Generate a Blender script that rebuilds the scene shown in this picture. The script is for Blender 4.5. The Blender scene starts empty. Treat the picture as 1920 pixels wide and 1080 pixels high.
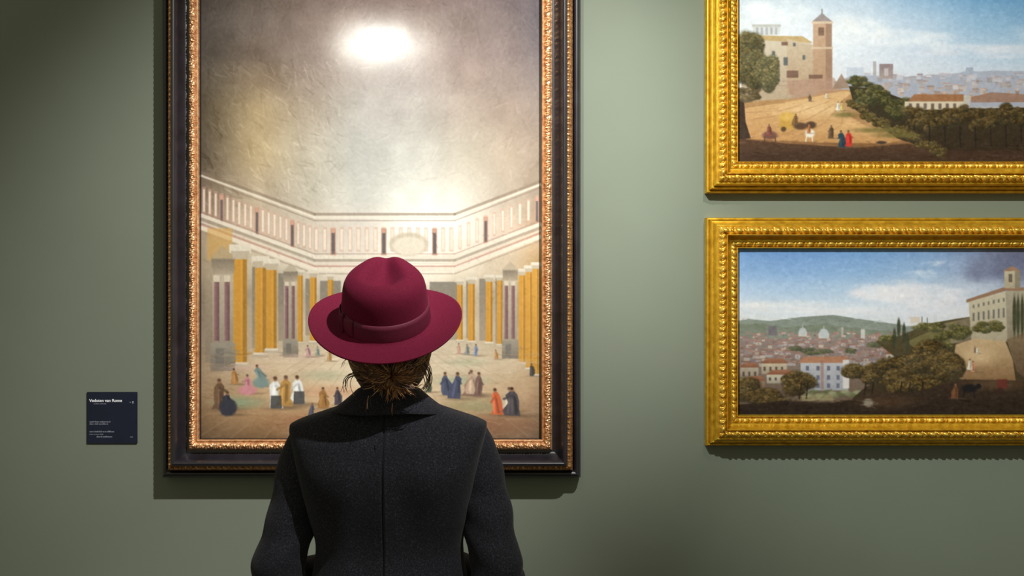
import bpy, bmesh, math, random
import numpy as np
from mathutils import Vector, Matrix, noise

random.seed(7)
RNG = np.random.default_rng(7)
scene = bpy.context.scene
COL = scene.collection
PI = math.pi

# ---------------------------------------------------------------- measures
F = 35.0 / 36.0 * 1920.0          # focal length in pixels of a 1920 px wide frame
CAM_Z = 1.60                      # eye height
WALL_Y = 3.20                     # distance of the gallery wall


def ux(px, y):                    # picture column -> x at depth y
    return (px - 960.0) / F * y


def uz(py, y):                    # picture row -> z at depth y
    return CAM_Z - (py - 540.0) / F * y


# ---------------------------------------------------------------- helpers
def new_obj(name, mesh, mat=None, parent=None):
    o = bpy.data.objects.new(name, mesh)
    COL.objects.link(o)
    if mat is not None:
        mesh.materials.append(mat)
    if parent is not None:
        o.parent = parent
    return o


def empty(name, loc):
    o = bpy.data.objects.new(name, None)
    o.location = loc
    o.empty_display_size = 0.1
    COL.objects.link(o)
    return o


def tag(o, label=None, cat=None, group=None, kind=None):
    if label: o['label'] = label
    if cat: o['category'] = cat
    if group: o['group'] = group
    if kind: o['kind'] = kind
    return o


def np_mesh(name, verts, quads, smooth=True):
    """mesh from an (n,3) array and an (m,4) index array"""
    verts = np.asarray(verts, dtype=np.float32)
    quads = np.asarray(quads, dtype=np.int32)
    me = bpy.data.meshes.new(name)
    me.vertices.add(len(verts))
    me.vertices.foreach_set('co', verts.ravel())
    me.loops.add(quads.size)
    me.loops.foreach_set('vertex_index', quads.ravel())
    me.polygons.add(len(quads))
    me.polygons.foreach_set('loop_start', np.arange(len(quads), dtype=np.int32) * 4)
    me.polygons.foreach_set('loop_total', np.full(len(quads), 4, dtype=np.int32))
    me.polygons.foreach_set('use_smooth', np.full(len(quads), smooth, dtype=bool))
    me.update(calc_edges=True)
    me.validate()
    return me


def grid_quads(nu, nv, off=0, wrap_u=False):
    """quads of a grid stored as [u][v]"""
    iu = np.arange(nu if wrap_u else nu - 1)
    iv = np.arange(nv - 1)
    U, V = np.meshgrid(iu, iv, indexing='ij')
    U2 = (U + 1) % nu
    q = np.stack([U * nv + V, U2 * nv + V, U2 * nv + V + 1, U * nv + V + 1], -1).reshape(-1, 4)
    return q + off


class MB:
    """collects vertices and faces for one mesh"""
    def __init__(self):
        self.v = []; self.f = []; self.c = []

    def add(self, verts, faces, col=None):
        o = len(self.v)
        self.v += [tuple(p) for p in verts]
        self.f += [tuple(i + o for i in f) for f in faces]
        if col is not None:
            self.c += [col] * len(verts)

    def tube(self, pts, rad, n=6, col=None, caps=True):
        pts = [Vector(p) for p in pts]
        m = len(pts)
        if not hasattr(rad, '__len__'): rad = [rad] * m
        T = []
        for i in range(m):
            t = pts[min(i + 1, m - 1)] - pts[max(i - 1, 0)]
            T.append(t.normalized() if t.length > 1e-9 else Vector((0, 0, 1)))
        up = Vector((0, 0, 1)) if abs(T[0].z) < 0.9 else Vector((0, 1, 0))
        a = T[0].cross(up).normalized()
        V = []
        for i in range(m):
            a = (a - T[i] * a.dot(T[i]))
            a = a.normalized() if a.length > 1e-6 else T[i].orthogonal().normalized()
            b = T[i].cross(a)
            for k in range(n):
                w = 2 * PI * k / n
                V.append(pts[i] + (a * math.cos(w) + b * math.sin(w)) * rad[i])
        Fc = []
        for i in range(m - 1):
            for k in range(n):
                k2 = (k + 1) % n
                Fc.append((i * n + k, i * n + k2, (i + 1) * n + k2, (i + 1) * n + k))
        if caps:
            Fc.append(tuple(range(n - 1, -1, -1)))
            Fc.append(tuple((m - 1) * n + k for k in range(n)))
        self.add(V, Fc, col)

    def box(self, x0, x1, y0, y1, z0, z1, col=None):
        V = [(x, y, z) for x in (x0, x1) for y in (y0, y1) for z in (z0, z1)]
        self.add(V, [(0, 1, 3, 2), (4, 6, 7, 5), (0, 4, 5, 1), (2, 3, 7, 6), (0, 2, 6, 4), (1, 5, 7, 3)], col)

    def build(self, name, mat, parent=None, smooth=True):
        me = bpy.data.meshes.new(name)
        me.from_pydata([tuple(p) for p in self.v], [], self.f)
        if self.c:
            at = me.color_attributes.new('Col', 'FLOAT_COLOR', 'POINT')
            at.data.foreach_set('color', np.array([(*c, 1.0) for c in self.c], dtype=np.float32).ravel())
        me.polygons.foreach_set('use_smooth', [smooth] * len(me.polygons))
        me.update()
        return new_obj(name, me, mat, parent)


def baked(obj):
    """replace an object's mesh by its evaluated mesh"""
    dg = bpy.context.evaluated_depsgraph_get()
    dg.update()
    me = bpy.data.meshes.new_from_object(obj.evaluated_get(dg))
    obj.modifiers.clear()
    obj.data = me
    return obj


def lin(c):
    c = np.asarray(c, dtype=np.float64) / 255.0
    return np.where(c <= 0.04045, c / 12.92, ((c + 0.055) / 1.055) ** 2.4)


def rgba(r, g, b):
    l = lin((r, g, b))
    return (float(l[0]), float(l[1]), float(l[2]), 1.0)


# ---------------------------------------------------------------- materials
def mat_new(name):
    m = bpy.data.materials.new(name)
    m.use_nodes = True
    nt = m.node_tree
    return m, nt, nt.nodes['Principled BSDF']


def add_noise(nt, scale, detail=3.0, rough=0.5, coord='Object', stretch=None):
    tc = nt.nodes.new('ShaderNodeTexCoord')
    n = nt.nodes.new('ShaderNodeTexNoise')
    n.inputs['Scale'].default_value = scale
    n.inputs['Detail'].default_value = detail
    n.inputs['Roughness'].default_value = rough
    if stretch:
        mp = nt.nodes.new('ShaderNodeMapping')
        mp.inputs['Scale'].default_value = stretch
        nt.links.new(tc.outputs[coord], mp.inputs['Vector'])
        nt.links.new(mp.outputs['Vector'], n.inputs['Vector'])
    else:
        nt.links.new(tc.outputs[coord], n.inputs['Vector'])
    return n


def ramp(nt, src, stops):
    r = nt.nodes.new('ShaderNodeValToRGB')
    r.color_ramp.elements[0].position = stops[0][0]
    r.color_ramp.elements[0].color = stops[0][1]
    r.color_ramp.elements[1].position = stops[-1][0]
    r.color_ramp.elements[1].color = stops[-1][1]
    for p, c in stops[1:-1]:
        e = r.color_ramp.elements.new(p); e.color = c
    nt.links.new(src, r.inputs['Fac'])
    return r


def bump(nt, bsdf, src, strength, dist):
    b = nt.nodes.new('ShaderNodeBump')
    b.inputs['Strength'].default_value = strength
    b.inputs['Distance'].default_value = dist
    nt.links.new(src, b.inputs['Height'])
    nt.links.new(b.outputs['Normal'], bsdf.inputs['Normal'])
    return b


def mat_noise(name, c0, c1, scale, rough=0.5, metallic=0.0, bump_s=0.0, bump_d=0.001, detail=3.0,
              stretch=None, sheen=0.0, spec=0.5, sheen_tint=None):
    m, nt, b = mat_new(name)
    n = add_noise(nt, scale, detail, 0.55, stretch=stretch)
    r = ramp(nt, n.outputs['Fac'], [(0.3, c0), (0.7, c1)])
    nt.links.new(r.outputs['Color'], b.inputs['Base Color'])
    b.inputs['Roughness'].default_value = rough
    b.inputs['Metallic'].default_value = metallic
    b.inputs['Specular IOR Level'].default_value = spec
    if sheen:
        b.inputs['Sheen Weight'].default_value = sheen
        b.inputs['Sheen Roughness'].default_value = 0.5
        if sheen_tint: b.inputs['Sheen Tint'].default_value = sheen_tint
    if bump_s:
        bump(nt, b, n.outputs['Fac'], bump_s, bump_d)
    return m


M_WALL = mat_noise('sage wall paint', rgba(108, 115, 102), rgba(112, 119, 106), 2.2, rough=0.75, spec=0.25)
M_FLOOR = mat_noise('dark oak floor', rgba(58, 44, 32), rgba(84, 64, 46), 6.0, rough=0.45, stretch=(1, 12, 1))
M_BLACK = mat_noise('ebonised wood', rgba(22, 20, 24), rgba(36, 33, 40), 14.0, rough=0.34, stretch=(1, 1, 1), spec=0.6)
M_GOLD = mat_noise('yellow gilding', rgba(190, 144, 28), rgba(226, 184, 58), 45.0, rough=0.36, metallic=0.66, bump_s=0.15, bump_d=0.002)
M_GOLD_CARVED = mat_noise('carved yellow gilding', rgba(184, 130, 26), rgba(242, 202, 88), 60.0, rough=0.36, metallic=0.62, bump_s=0.15, bump_d=0.002)
M_COPPER = mat_noise('copper toned gilding', rgba(190, 128, 84), rgba(246, 200, 150), 90.0, rough=0.3, metallic=0.62, bump_s=0.2, bump_d=0.002)
M_COPPER_DARK = mat_noise('worn gilding', rgba(122, 72, 34), rgba(232, 170, 108), 120.0, rough=0.32, metallic=0.7, bump_s=0.2, bump_d=0.002)
M_FELT = mat_noise('burgundy wool felt', rgba(84, 12, 36), rgba(98, 17, 44), 260.0, rough=0.85, bump_s=0.18, bump_d=0.0006, sheen=0.12, spec=0.15, sheen_tint=rgba(210, 90, 130))
M_BAND = mat_noise('burgundy grosgrain ribbon', rgba(84, 20, 42), rgba(98, 28, 52), 500.0, rough=0.6, bump_s=0.3, bump_d=0.0004, spec=0.3, stretch=(1, 1, 0.15))
M_SKIN = mat_noise('skin', rgba(196, 142, 116), rgba(212, 160, 134), 30.0, rough=0.5, spec=0.35)
M_TROUSER = mat_noise('black trousers', rgba(20, 20, 23), rgba(28, 28, 31), 300.0, rough=0.8, spec=0.2)
M_LEATHER = mat_noise('black leather', rgba(18, 16, 15), rgba(30, 27, 25), 80.0, rough=0.4, bump_s=0.2, bump_d=0.001)
M_SIGN = mat_noise('navy sign board', rgba(19, 24, 40), rgba(24, 30, 47), 12.0, rough=0.5, spec=0.3)
M_LETTER = mat_noise('white print', rgba(214, 216, 226), rgba(232, 234, 240), 40.0, rough=0.7)
M_LETTER_GREY = mat_noise('grey print', rgba(120, 124, 138), rgba(136, 140, 152), 40.0, rough=0.7)


def wool():
    m, nt, b = mat_new('charcoal wool cloth')
    n1 = add_noise(nt, 330.0, 4.0, 0.7)
    n2 = add_noise(nt, 9.0, 3.0, 0.5)
    r1 = ramp(nt, n1.outputs['Fac'], [(0.32, rgba(19, 19, 23)), (0.55, rgba(37, 37, 44)), (0.75, rgba(74, 74, 86))])
    r2 = ramp(nt, n2.outputs['Fac'], [(0.25, (0.7, 0.7, 0.72, 1)), (0.75, (1, 1, 1, 1))])
    mx = nt.nodes.new('ShaderNodeMix'); mx.data_type = 'RGBA'; mx.blend_type = 'MULTIPLY'
    mx.inputs['Factor'].default_value = 1.0
    nt.links.new(r1.outputs['Color'], mx.inputs['A']); nt.links.new(r2.outputs['Color'], mx.inputs['B'])
    nt.links.new(mx.outputs['Result'], b.inputs['Base Color'])
    b.inputs['Roughness'].default_value = 0.9
    b.inputs['Specular IOR Level'].default_value = 0.12
    b.inputs['Sheen Weight'].default_value = 0.06
    bump(nt, b, n1.outputs['Fac'], 0.35, 0.0012)
    return m


def attr_mat(name, rough, spec=0.4, bump_scale=0, bump_s=0.0, metallic=0.0):
    m, nt, b = mat_new(name)
    a = nt.nodes.new('ShaderNodeVertexColor'); a.layer_name = 'Col'
    nt.links.new(a.outputs['Color'], b.inputs['Base Color'])
    b.inputs['Roughness'].default_value = rough
    b.inputs['Specular IOR Level'].default_value = spec
    if bump_scale:
        n = add_noise(nt, bump_scale, 4.0, 0.6)
        bump(nt, b, n.outputs['Fac'], bump_s, 0.001)
    return m


M_WOOL = wool()
M_CANVAS = attr_mat('oil paint', 0.62, 0.22, 160.0, 0.15)
M_HAIR = attr_mat('brown hair', 0.38, 0.45)

# ================================================================ the setting
def box_obj(name, x0, x1, y0, y1, z0, z1, mat):
    b = MB(); b.box(x0, x1, y0, y1, z0, z1)
    return b.build(name, mat, smooth=False)

tag(box_obj('wall_back', -4.5, 4.5, WALL_Y, WALL_Y + 0.15, 0.0, 4.4, M_WALL), kind='structure')
tag(box_obj('floor', -4.5, 4.5, -1.2, WALL_Y + 0.15, -0.1, 0.0, M_FLOOR), kind='structure')

# ================================================================ painting on canvas: a small raster painter
class Paint:
    def __init__(self, x0, x1, y0, y1, k=1.0):
        self.x0, self.y0, self.k = x0, y0, k
        self.w = int(round((x1 - x0) * k)) + 1
        self.h = int(round((y1 - y0) * k)) + 1
        self.a = np.zeros((self.h, self.w, 3))
        self.X, self.Y = np.meshgrid(x0 + np.arange(self.w) / k, y0 + np.arange(self.h) / k)

    def field(self, xs, ys, rows):
        """smoothly interpolated grid of colours"""
        g = np.array(rows, dtype=float)
        def axis(vals, knots):
            i = np.clip(np.searchsorted(knots, vals) - 1, 0, len(knots) - 2)
            t = np.clip((vals - np.array(knots)[i]) / (np.array(knots)[i + 1] - np.array(knots)[i]), 0, 1)
            return i, t * t * (3 - 2 * t) * 0.5 + t * 0.5
        ix, tx = axis(self.X[0], xs); iy, ty = axis(self.Y[:, 0], ys)
        tx = tx[None, :, None]; ty = ty[:, None, None]
        A = g[iy][:, ix]; B = g[iy][:, ix + 1]; C = g[iy + 1][:, ix]; D = g[iy + 1][:, ix + 1]
        self.a = (A * (1 - tx) + B * tx) * (1 - ty) + (C * (1 - tx) + D * tx) * ty

    def _box(self, x0, x1, y0, y1, pad=2):
        k = self.k
        i0 = max(0, int((x0 - pad - self.x0) * k)); i1 = min(self.w, int((x1 + pad - self.x0) * k) + 2)
        j0 = max(0, int((y0 - pad - self.y0) * k)); j1 = min(self.h, int((y1 + pad - self.y0) * k) + 2)
        return (slice(j0, j1), slice(i0, i1)) if i1 > i0 and j1 > j0 else None

    def _mix(self, s, m, col):
        self.a[s] = self.a[s] * (1 - m[..., None]) + np.asarray(col, float) * m[..., None]

    def ell(self, cx, cy, rx, ry, col, al=1.0, soft=0.25, rot=0.0):
        R = max(rx, ry) * (1 + soft)
        s = self._box(cx - R, cx + R, cy - R, cy + R)
        if s is None: return
        dx = self.X[s] - cx; dy = self.Y[s] - cy
        c, n = math.cos(rot), math.sin(rot)
        d = np.sqrt(((dx * c + dy * n) / rx) ** 2 + ((dy * c - dx * n) / ry) ** 2)
        self._mix(s, np.clip((1 + soft - d) / (2 * soft), 0, 1) * al, col)

    def glow(self, cx, cy, rx, ry, col, al=1.0):
        d = ((self.X - cx) / rx) ** 2 + ((self.Y - cy) / ry) ** 2
        self._mix((slice(None), slice(None)), np.exp(-d) * al, col)

    def poly(self, pts, col, al=1.0, col2=None, vert=True):
        xs = [p[0] for p in pts]; ys = [p[1] for p in pts]
        s = self._box(min(xs), max(xs), min(ys), max(ys))
        if s is None: return
        X, Y = self.X[s], self.Y[s]
        m = np.zeros(X.shape)
        for ox in (-0.25, 0.25):
            for oy in (-0.25, 0.25):
                px, py = X + ox / self.k, Y + oy / self.k
                ins = np.zeros(X.shape, bool)
                for i in range(len(pts)):
                    (ax, ay), (bx, by) = pts[i], pts[(i + 1) % len(pts)]
                    if ay == by: continue
                    cr = ((ay > py) != (by > py)) & (px < (bx - ax) * (py - ay) / (by - ay) + ax)
                    ins ^= cr
                m += ins * 0.25
        m *= al
        if col2 is not None:
            if vert: t = np.clip((Y - min(ys)) / max(1e-6, max(ys) - min(ys)), 0, 1)
            else: t = np.clip((X - min(xs)) / max(1e-6, max(xs) - min(xs)), 0, 1)
            c = np.asarray(col, float) * (1 - t[..., None]) + np.asarray(col2, float) * t[..., None]
            self.a[s] = self.a[s] * (1 - m[..., None]) + c * m[..., None]
        else:
            self._mix(s, m, col)

    def rect(self, x0, x1, y0, y1, col, al=1.0, col2=None, vert=True):
        self.poly([(x0, y0), (x1, y0), (x1, y1), (x0, y1)], col, al, col2, vert)

    def line(self, pts, wd, col, al=1.0):
        for (ax, ay), (bx, by) in zip(pts[:-1], pts[1:]):
            s = self._box(min(ax, bx) - wd, max(ax, bx) + wd, min(ay, by) - wd, max(ay, by) + wd)
            if s is None: continue
            X, Y = self.X[s], self.Y[s]
            L2 = (bx - ax) ** 2 + (by - ay) ** 2 + 1e-9
            t = np.clip(((X - ax) * (bx - ax) + (Y - ay) * (by - ay)) / L2, 0, 1)
            d = np.hypot(X - ax - t * (bx - ax), Y - ay - t * (by - ay))
            self._mix(s, np.clip(wd / 2 + 0.5 - d, 0, 1) * al, col)

    def dabs(self, n, x0, x1, y0, y1, cols, r, al=0.8, flat=0.6, ins=None, rot=0.6):
        for _ in range(n):
            x, y = RNG.uniform(x0, x1), RNG.uniform(y0, y1)
            if ins is not None and not ins(x, y): continue
            c = np.array(cols[RNG.integers(len(cols))]) + RNG.normal(0, 6)
            q = r * RNG.uniform(0.6, 1.3)
            self.ell(x, y, q, q * flat, c, al, 0.35, RNG.uniform(-rot, rot))

    def tree(self, cx, cy, rx, ry, dark, mid, light, n=None, r=4.0):
        """crown built from several leafy masses, each lit from the upper left"""
        dark, mid, light = map(lambda c: np.array(c, float), (dark, mid, light))
        masses = []
        m = int(6 + rx * ry / 90)
        for i in range(m):
            a, q = RNG.uniform(0, 2 * PI), math.sqrt(RNG.uniform(0, 1)) * 0.78
            k = RNG.uniform(0.25, 0.5)
            masses.append((cx + rx * q * math.cos(a), cy + ry * q * math.sin(a), rx * k, ry * k))
        masses.sort(key=lambda t: t[1])
        for (x, y, a, b) in masses:
            sh = RNG.normal(0, 6)
            self.ell(x, y, a, b, dark + sh, 0.85, 0.35)
            for _ in range(int(a * b / 1.6) + 8):
                w, q = RNG.uniform(0, 2 * PI), math.sqrt(RNG.uniform(0, 1.15))
                dx, dy = q * math.cos(w), q * math.sin(w)
                t = np.clip(0.28 - 0.36 * dy - 0.22 * dx + RNG.normal(0, 0.22), 0, 1)
                c = (dark * (1 - 2 * t) + mid * 2 * t if t < 0.5 else mid * (2 - 2 * t) + light * (2 * t - 1)) + sh + RNG.normal(0, 5) + np.array((5, 0, -3)) * RNG.normal(0.5, 1.2)
                self.ell(x + a * dx, y + b * dy, r * RNG.uniform(0.35, 0.75), r * RNG.uniform(0.25, 0.5), c, 0.7, 0.5, RNG.uniform(-0.8, 0.8))

    def figure(self, x, y, h, robe, head=(150, 105, 80), lean=None, wide=0.3, low=None):
        w = h * wide * RNG.uniform(0.8, 1.15)
        lean = RNG.normal(0, 0.05) * h if lean is None else lean
        robe = np.array(robe, float)
        J = lambda a: RNG.normal(0, a * w)
        self.ell(x + w * 0.8, y, w * 1.7, h * 0.055, (90, 70, 50), 0.45, 0.7)
        self.poly([(x - w * 0.2 + lean, y - h * 0.86), (x - w * 0.5 + lean + J(.1), y - h * 0.72), (x - w * 0.62 + J(.12), y - h * 0.45), (x - w * 0.7 + J(.15), y - h * 0.2), (x - w * 0.8 + J(.15), y - h * 0.02), (x + w * 0.75 + J(.15), y), (x + w * 0.72 + J(.15), y - h * 0.25), (x + w * 0.66 + J(.12), y - h * 0.5), (x + w * 0.5 + lean + J(.1), y - h * 0.74), (x + w * 0.2 + lean, y - h * 0.86)], robe)
        if low is not None:
            self.poly([(x - w * 0.7, y - h * 0.42), (x + w * 0.7, y - h * 0.42), (x + w * 0.75, y), (x - w * 0.75, y)], low)
        for _ in range(5):
            u = RNG.uniform(-0.55, 0.6); d = 0.62 if u > 0 else 1.22
            self.line([(x + u * w * 0.6 + lean, y - h * RNG.uniform(0.55, 0.75)), (x + u * w, y - h * RNG.uniform(0.05, 0.3))], max(1.0, w * 0.22), np.clip(robe * d + RNG.normal(0, 8), 0, 255), 0.5)
        self.line([(x + lean, y - h * 0.7), (x + RNG.choice((-1, 1)) * w * 0.8, y - h * RNG.uniform(0.45, 0.6))], max(1.2, w * 0.25), robe * 0.85, 0.8)
        self.ell(x + lean * 1.2, y - h * 0.91, h * 0.06, h * 0.075, head, 1, 0.4)
        self.ell(x + lean * 1.2 - h * 0.01, y - h * 0.945, h * 0.062, h * 0.05, np.array((84, 60, 46)) + RNG.normal(0, 14), 0.85, 0.4)

    def noise(self, cells_x, cells_y, amp, tint=(1, 1, 1)):
        g = RNG.normal(0, 1, (cells_y + 2, cells_x + 2))
        fx = np.linspace(0, cells_x, self.w); fy = np.linspace(0, cells_y, self.h)
        ix = np.minimum(fx.astype(int), cells_x); iy = np.minimum(fy.astype(int), cells_y)
        tx = fx - ix; ty = fy - iy
        tx = (tx * tx * (3 - 2 * tx))[None, :]; ty = (ty * ty * (3 - 2 * ty))[:, None]
        n = (g[iy][:, ix] * (1 - tx) + g[iy][:, ix + 1] * tx) * (1 - ty) + (g[iy + 1][:, ix] * (1 - tx) + g[iy + 1][:, ix + 1] * tx) * ty
        self.a = self.a + n[..., None] * amp * np.asarray(tint, float)

    def strokes(self, n, x0, x1, y0, y1, length, wd, delta, al, ang=0.0, dang=0.3):
        """short brush strokes in lighter and darker versions of what lies under them"""
        for _ in range(n):
            x, y = RNG.uniform(x0, x1), RNG.uniform(y0, y1)
            i = min(self.w - 1, max(0, int((x - self.x0) * self.k))); j = min(self.h - 1, max(0, int((y - self.y0) * self.k)))
            c = self.a[j, i] + RNG.normal(0, delta)
            t = (ang(x, y) if callable(ang) else ang) + RNG.normal(0, dang)
            L = length * RNG.uniform(0.4, 1.2)
            self.line([(x - L / 2 * math.cos(t), y - L / 2 * math.sin(t)), (x + L / 2 * math.cos(t), y + L / 2 * math.sin(t))], wd * RNG.uniform(0.6, 1.3), c, al)

    def mesh(self, name, X0, X1, Z0, Z1, gain=1.0):
        """vertex-coloured sheet in the plane y=0 facing -y; row 0 is the top"""
        for ax in (0, 1):
            b = self.a; lo = np.roll(b, 1, ax); hi = np.roll(b, -1, ax)
            if ax == 0: lo[0] = b[0]; hi[-1] = b[-1]
            else: lo[:, 0] = b[:, 0]; hi[:, -1] = b[:, -1]
            self.a = b * 0.56 + (lo + hi) * 0.22
        g = self.a.mean(axis=2, keepdims=True); self.a = g + (self.a - g) * 0.88
        xs = np.linspace(X0, X1, self.w); zs = np.linspace(Z1, Z0, self.h)
        V = np.zeros((self.h, self.w, 3)); V[..., 0] = xs[None, :]; V[..., 2] = zs[:, None]
        me = np_mesh(name, V.reshape(-1, 3), grid_quads(self.h, self.w), smooth=False)
        at = me.color_attributes.new('Col', 'FLOAT_COLOR', 'POINT')
        c = np.ones((self.h * self.w, 4), dtype=np.float32)
        c[:, :3] = np.clip(lin(np.clip(self.a, 0, 255)).reshape(-1, 3) * gain, 0, 0.97)
        at.data.foreach_set('color', c.ravel())
        return me


def paint_hall():
    """an imaginary columned hall in warm light, loosely brushed"""
    P = Paint(372, 1024, -66, 832, 1.0)
    xs = [372, 480, 580, 680, 780, 880, 960, 1024]
    ys = [-66, 0, 60, 110, 160, 220, 300, 380, 440, 510, 570, 650, 700, 750, 790, 832]
    rows = [
        [(60, 50, 46), (74, 62, 56), (84, 70, 64), (90, 74, 68), (90, 74, 70), (84, 70, 68), (76, 64, 66), (62, 54, 58)],
        [(78, 70, 64), (96, 82, 74), (108, 90, 82), (116, 96, 90), (116, 96, 90), (108, 90, 88), (98, 84, 86), (86, 76, 82)],
        [(84, 76, 70), (106, 92, 84), (122, 104, 96), (138, 122, 114), (138, 122, 114), (122, 106, 100), (110, 96, 94), (92, 84, 88)],
        [(86, 78, 70), (116, 100, 88), (134, 116, 106), (168, 154, 146), (164, 150, 142), (136, 118, 112), (122, 106, 102), (102, 92, 94)],
        [(92, 82, 68), (136, 116, 92), (146, 128, 114), (164, 152, 144), (164, 152, 146), (150, 132, 122), (134, 118, 110), (114, 102, 98)],
        [(92, 80, 62), (168, 146, 108), (162, 146, 126), (170, 164, 156), (174, 166, 158), (168, 152, 138), (156, 138, 124), (128, 112, 102)],
        [(90, 78, 62), (182, 160, 120), (184, 174, 154), (184, 184, 176), (196, 194, 184), (196, 186, 168), (180, 162, 142), (140, 122, 106)],
        [(120, 102, 84), (176, 158, 132), (196, 188, 170), (202, 202, 194), (228, 226, 216), (220, 212, 196), (194, 178, 158), (150, 132, 112)],
        [(168, 148, 126), (196, 176, 152), (206, 192, 174), (216, 206, 194), (250, 242, 230), (236, 226, 210), (214, 194, 172), (180, 150, 120)],
        [(168, 150, 124), (190, 176, 150), (206, 196, 178), (226, 216, 200), (246, 238, 224), (226, 212, 190), (206, 186, 158), (186, 150, 100)],
        [(140, 124, 104), (164, 148, 124), (180, 166, 142), (200, 188, 166), (206, 194, 172), (186, 170, 142), (168, 150, 118), (160, 124, 70)],
        [(150, 130, 108), (184, 164, 136), (200, 182, 154), (208, 192, 166), (208, 192, 166), (200, 184, 156), (186, 166, 136), (164, 130, 88)],
        [(166, 142, 112), (206, 180, 146), (214, 192, 160), (216, 198, 168), (216, 198, 168), (214, 194, 164), (204, 182, 150), (174, 142, 104)],
        [(164, 136, 102), (198, 164, 122), (210, 180, 140), (212, 188, 152), (212, 188, 152), (206, 178, 140), (196, 164, 126), (164, 130, 96)],
        [(146, 116, 82), (172, 134, 94), (182, 144, 102), (184, 150, 110), (184, 150, 110), (178, 142, 104), (168, 134, 98), (142, 112, 84)],
        [(112, 88, 62), (126, 94, 62), (134, 98, 66), (140, 106, 76), (140, 106, 76), (136, 102, 74), (128, 98, 72), (112, 86, 64)]]
    P.field(xs, ys, rows)
    # soft light coming in high up, and a pale patch where it falls
    P.glow(712, 96, 74, 40, (255, 253, 248), 1.0)
    P.glow(712, 96, 46, 28, (255, 255, 255), 0.95)
    P.glow(712, 230, 120, 130, (196, 194, 190), 0.35)
    P.glow(820, 430, 70, 50, (255, 250, 240), 0.6)
    P.noise(7, 8, 5.0, (1, 0.95, 0.85)); P.noise(24, 30, 4.0)
    P.strokes(2600, 376, 1020, -66, 430, 26, 2.2, 10, 0.35, ang=lambda x, y: math.atan2(y - 95, x - 712) + PI / 2, dang=0.5)
    P.strokes(700, 376, 640, 130, 400, 22, 2.6, 22, 0.3, ang=0.9, dang=0.5)
    P.strokes(700, 380, 1020, 0, 240, 10, 1.0, 30, 0.25, ang=-0.6, dang=0.7)
    # hall walls: straight side walls running back to a plain end wall
    def L(x, yl, yb):             # a moulding line: side wall -> end wall -> side wall
        return [(372, yl), (590, yb), (858, yb), (1024, yl + 16)]
    for dy, wd, c, al in ((0, 5, (128, 108, 88), 0.55), (6, 4, (232, 222, 204), 0.7), (12, 2, (120, 100, 84), 0.5)):
        P.line(L(0, 336 + dy, 414 + dy), wd, c, al)
    # frieze of painted wall panels and small windows
    def band(t):                  # (x, top, bottom) along the left then right wall
        if t < 0.42: u = t / 0.42; return 372 + 218 * u, 350 + 78 * u, 428 + 70 * u
        if t < 0.78: u = (t - 0.42) / 0.36; return 590 + 268 * u, 428, 498
        u = (t - 0.78) / 0.22; return 858 + 166 * u, 428 - 62 * u, 498 - 64 * u
    for i in range(46):
        t = (i + 0.5) / 46; x, a, b = band(t); hgt = b - a
        w = 4.2 if 0.42 < t < 0.78 else 3.4
        P.rect(x - w, x + w, a + hgt * 0.14, b - hgt * 0.2, (206, 158, 136), 0.5)
        P.rect(x - w + 1.6, x + w - 1.6, a + hgt * 0.2, b - hgt * 0.26, (236, 224, 206), 0.75)
        if i % 6 == 3:
            P.rect(x - w - 1, x + w + 1, a + hgt * 0.18, b - hgt * 0.1, (196, 140, 116), 0.8)
            P.rect(x - w + 1, x + w - 1, a + hgt * 0.3, b - hgt * 0.14, (96, 92, 94), 0.95)
    for dy, wd, c, al in ((-4, 2, (150, 112, 100), 0.5), (2, 7, (226, 216, 198), 0.85), (8, 5, (158, 144, 126), 0.75), (14, 3, (222, 208, 190), 0.8), (19, 3, (186, 130, 116), 0.7), (25, 8, (228, 216, 196), 0.85), (33, 2, (150, 128, 108), 0.6)):
        P.line(L(0, 414 + dy, 492 + dy), wd, c, al)
    # end wall arch
    P.ell(770, 470, 38, 22, (196, 184, 160), 0.8, 0.1); P.ell(770, 473, 31, 17, (226, 216, 196), 0.9, 0.1)
    # dim bays behind the columns
    for x0, x1, y0, y1 in ((470, 500, 512, 664), (520, 552, 524, 650), (572, 586, 534, 640), (600, 640, 538, 640), (810, 866, 540, 648), (880, 890, 536, 645), (905, 925, 534, 650), (936, 950, 530, 655)):
        P.rect(x0, x1, y0, y1, (112, 106, 96), 0.75, (150, 134, 112))
    P.rect(380, 432, 462, 690, (176, 158, 126), 0.6, (128, 116, 100))
    P.rect(384, 432, 440, 500, (206, 156, 74), 0.6)
    # ochre columns, taller towards us
    def column(x, w, y0, y1, c=(214, 152, 52)):
        c = np.array(c, float)
        P.rect(x - w * 0.8, x + w * 0.8, y0 - w * 1.05, y0 - w * 0.45, (214, 204, 184))
        P.poly([(x - w * 0.72, y0 - w * 0.6), (x + w * 0.72, y0 - w * 0.6), (x + w * 0.5, y0), (x - w * 0.5, y0)], (186, 172, 148))
        P.rect(x - w / 2, x + w / 2, y0, y1, c * 0.8, 1, np.minimum(c * 1.12, 255), vert=False)
        P.rect(x - w / 2, x - w * 0.1, y0, y1, c * 1.13, 0.5, c * 0.95, vert=False)
        P.rect(x + w * 0.2, x + w / 2, y0, y1, c * 0.66, 0.7)
        P.rect(x - w * 0.62, x + w * 0.62, y1, y1 + w * 0.22, (222, 208, 186))
        P.rect(x - w * 0.7, x + w * 0.7, y1 + w * 0.2, y1 + w * 0.45, (186, 170, 146))
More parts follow.
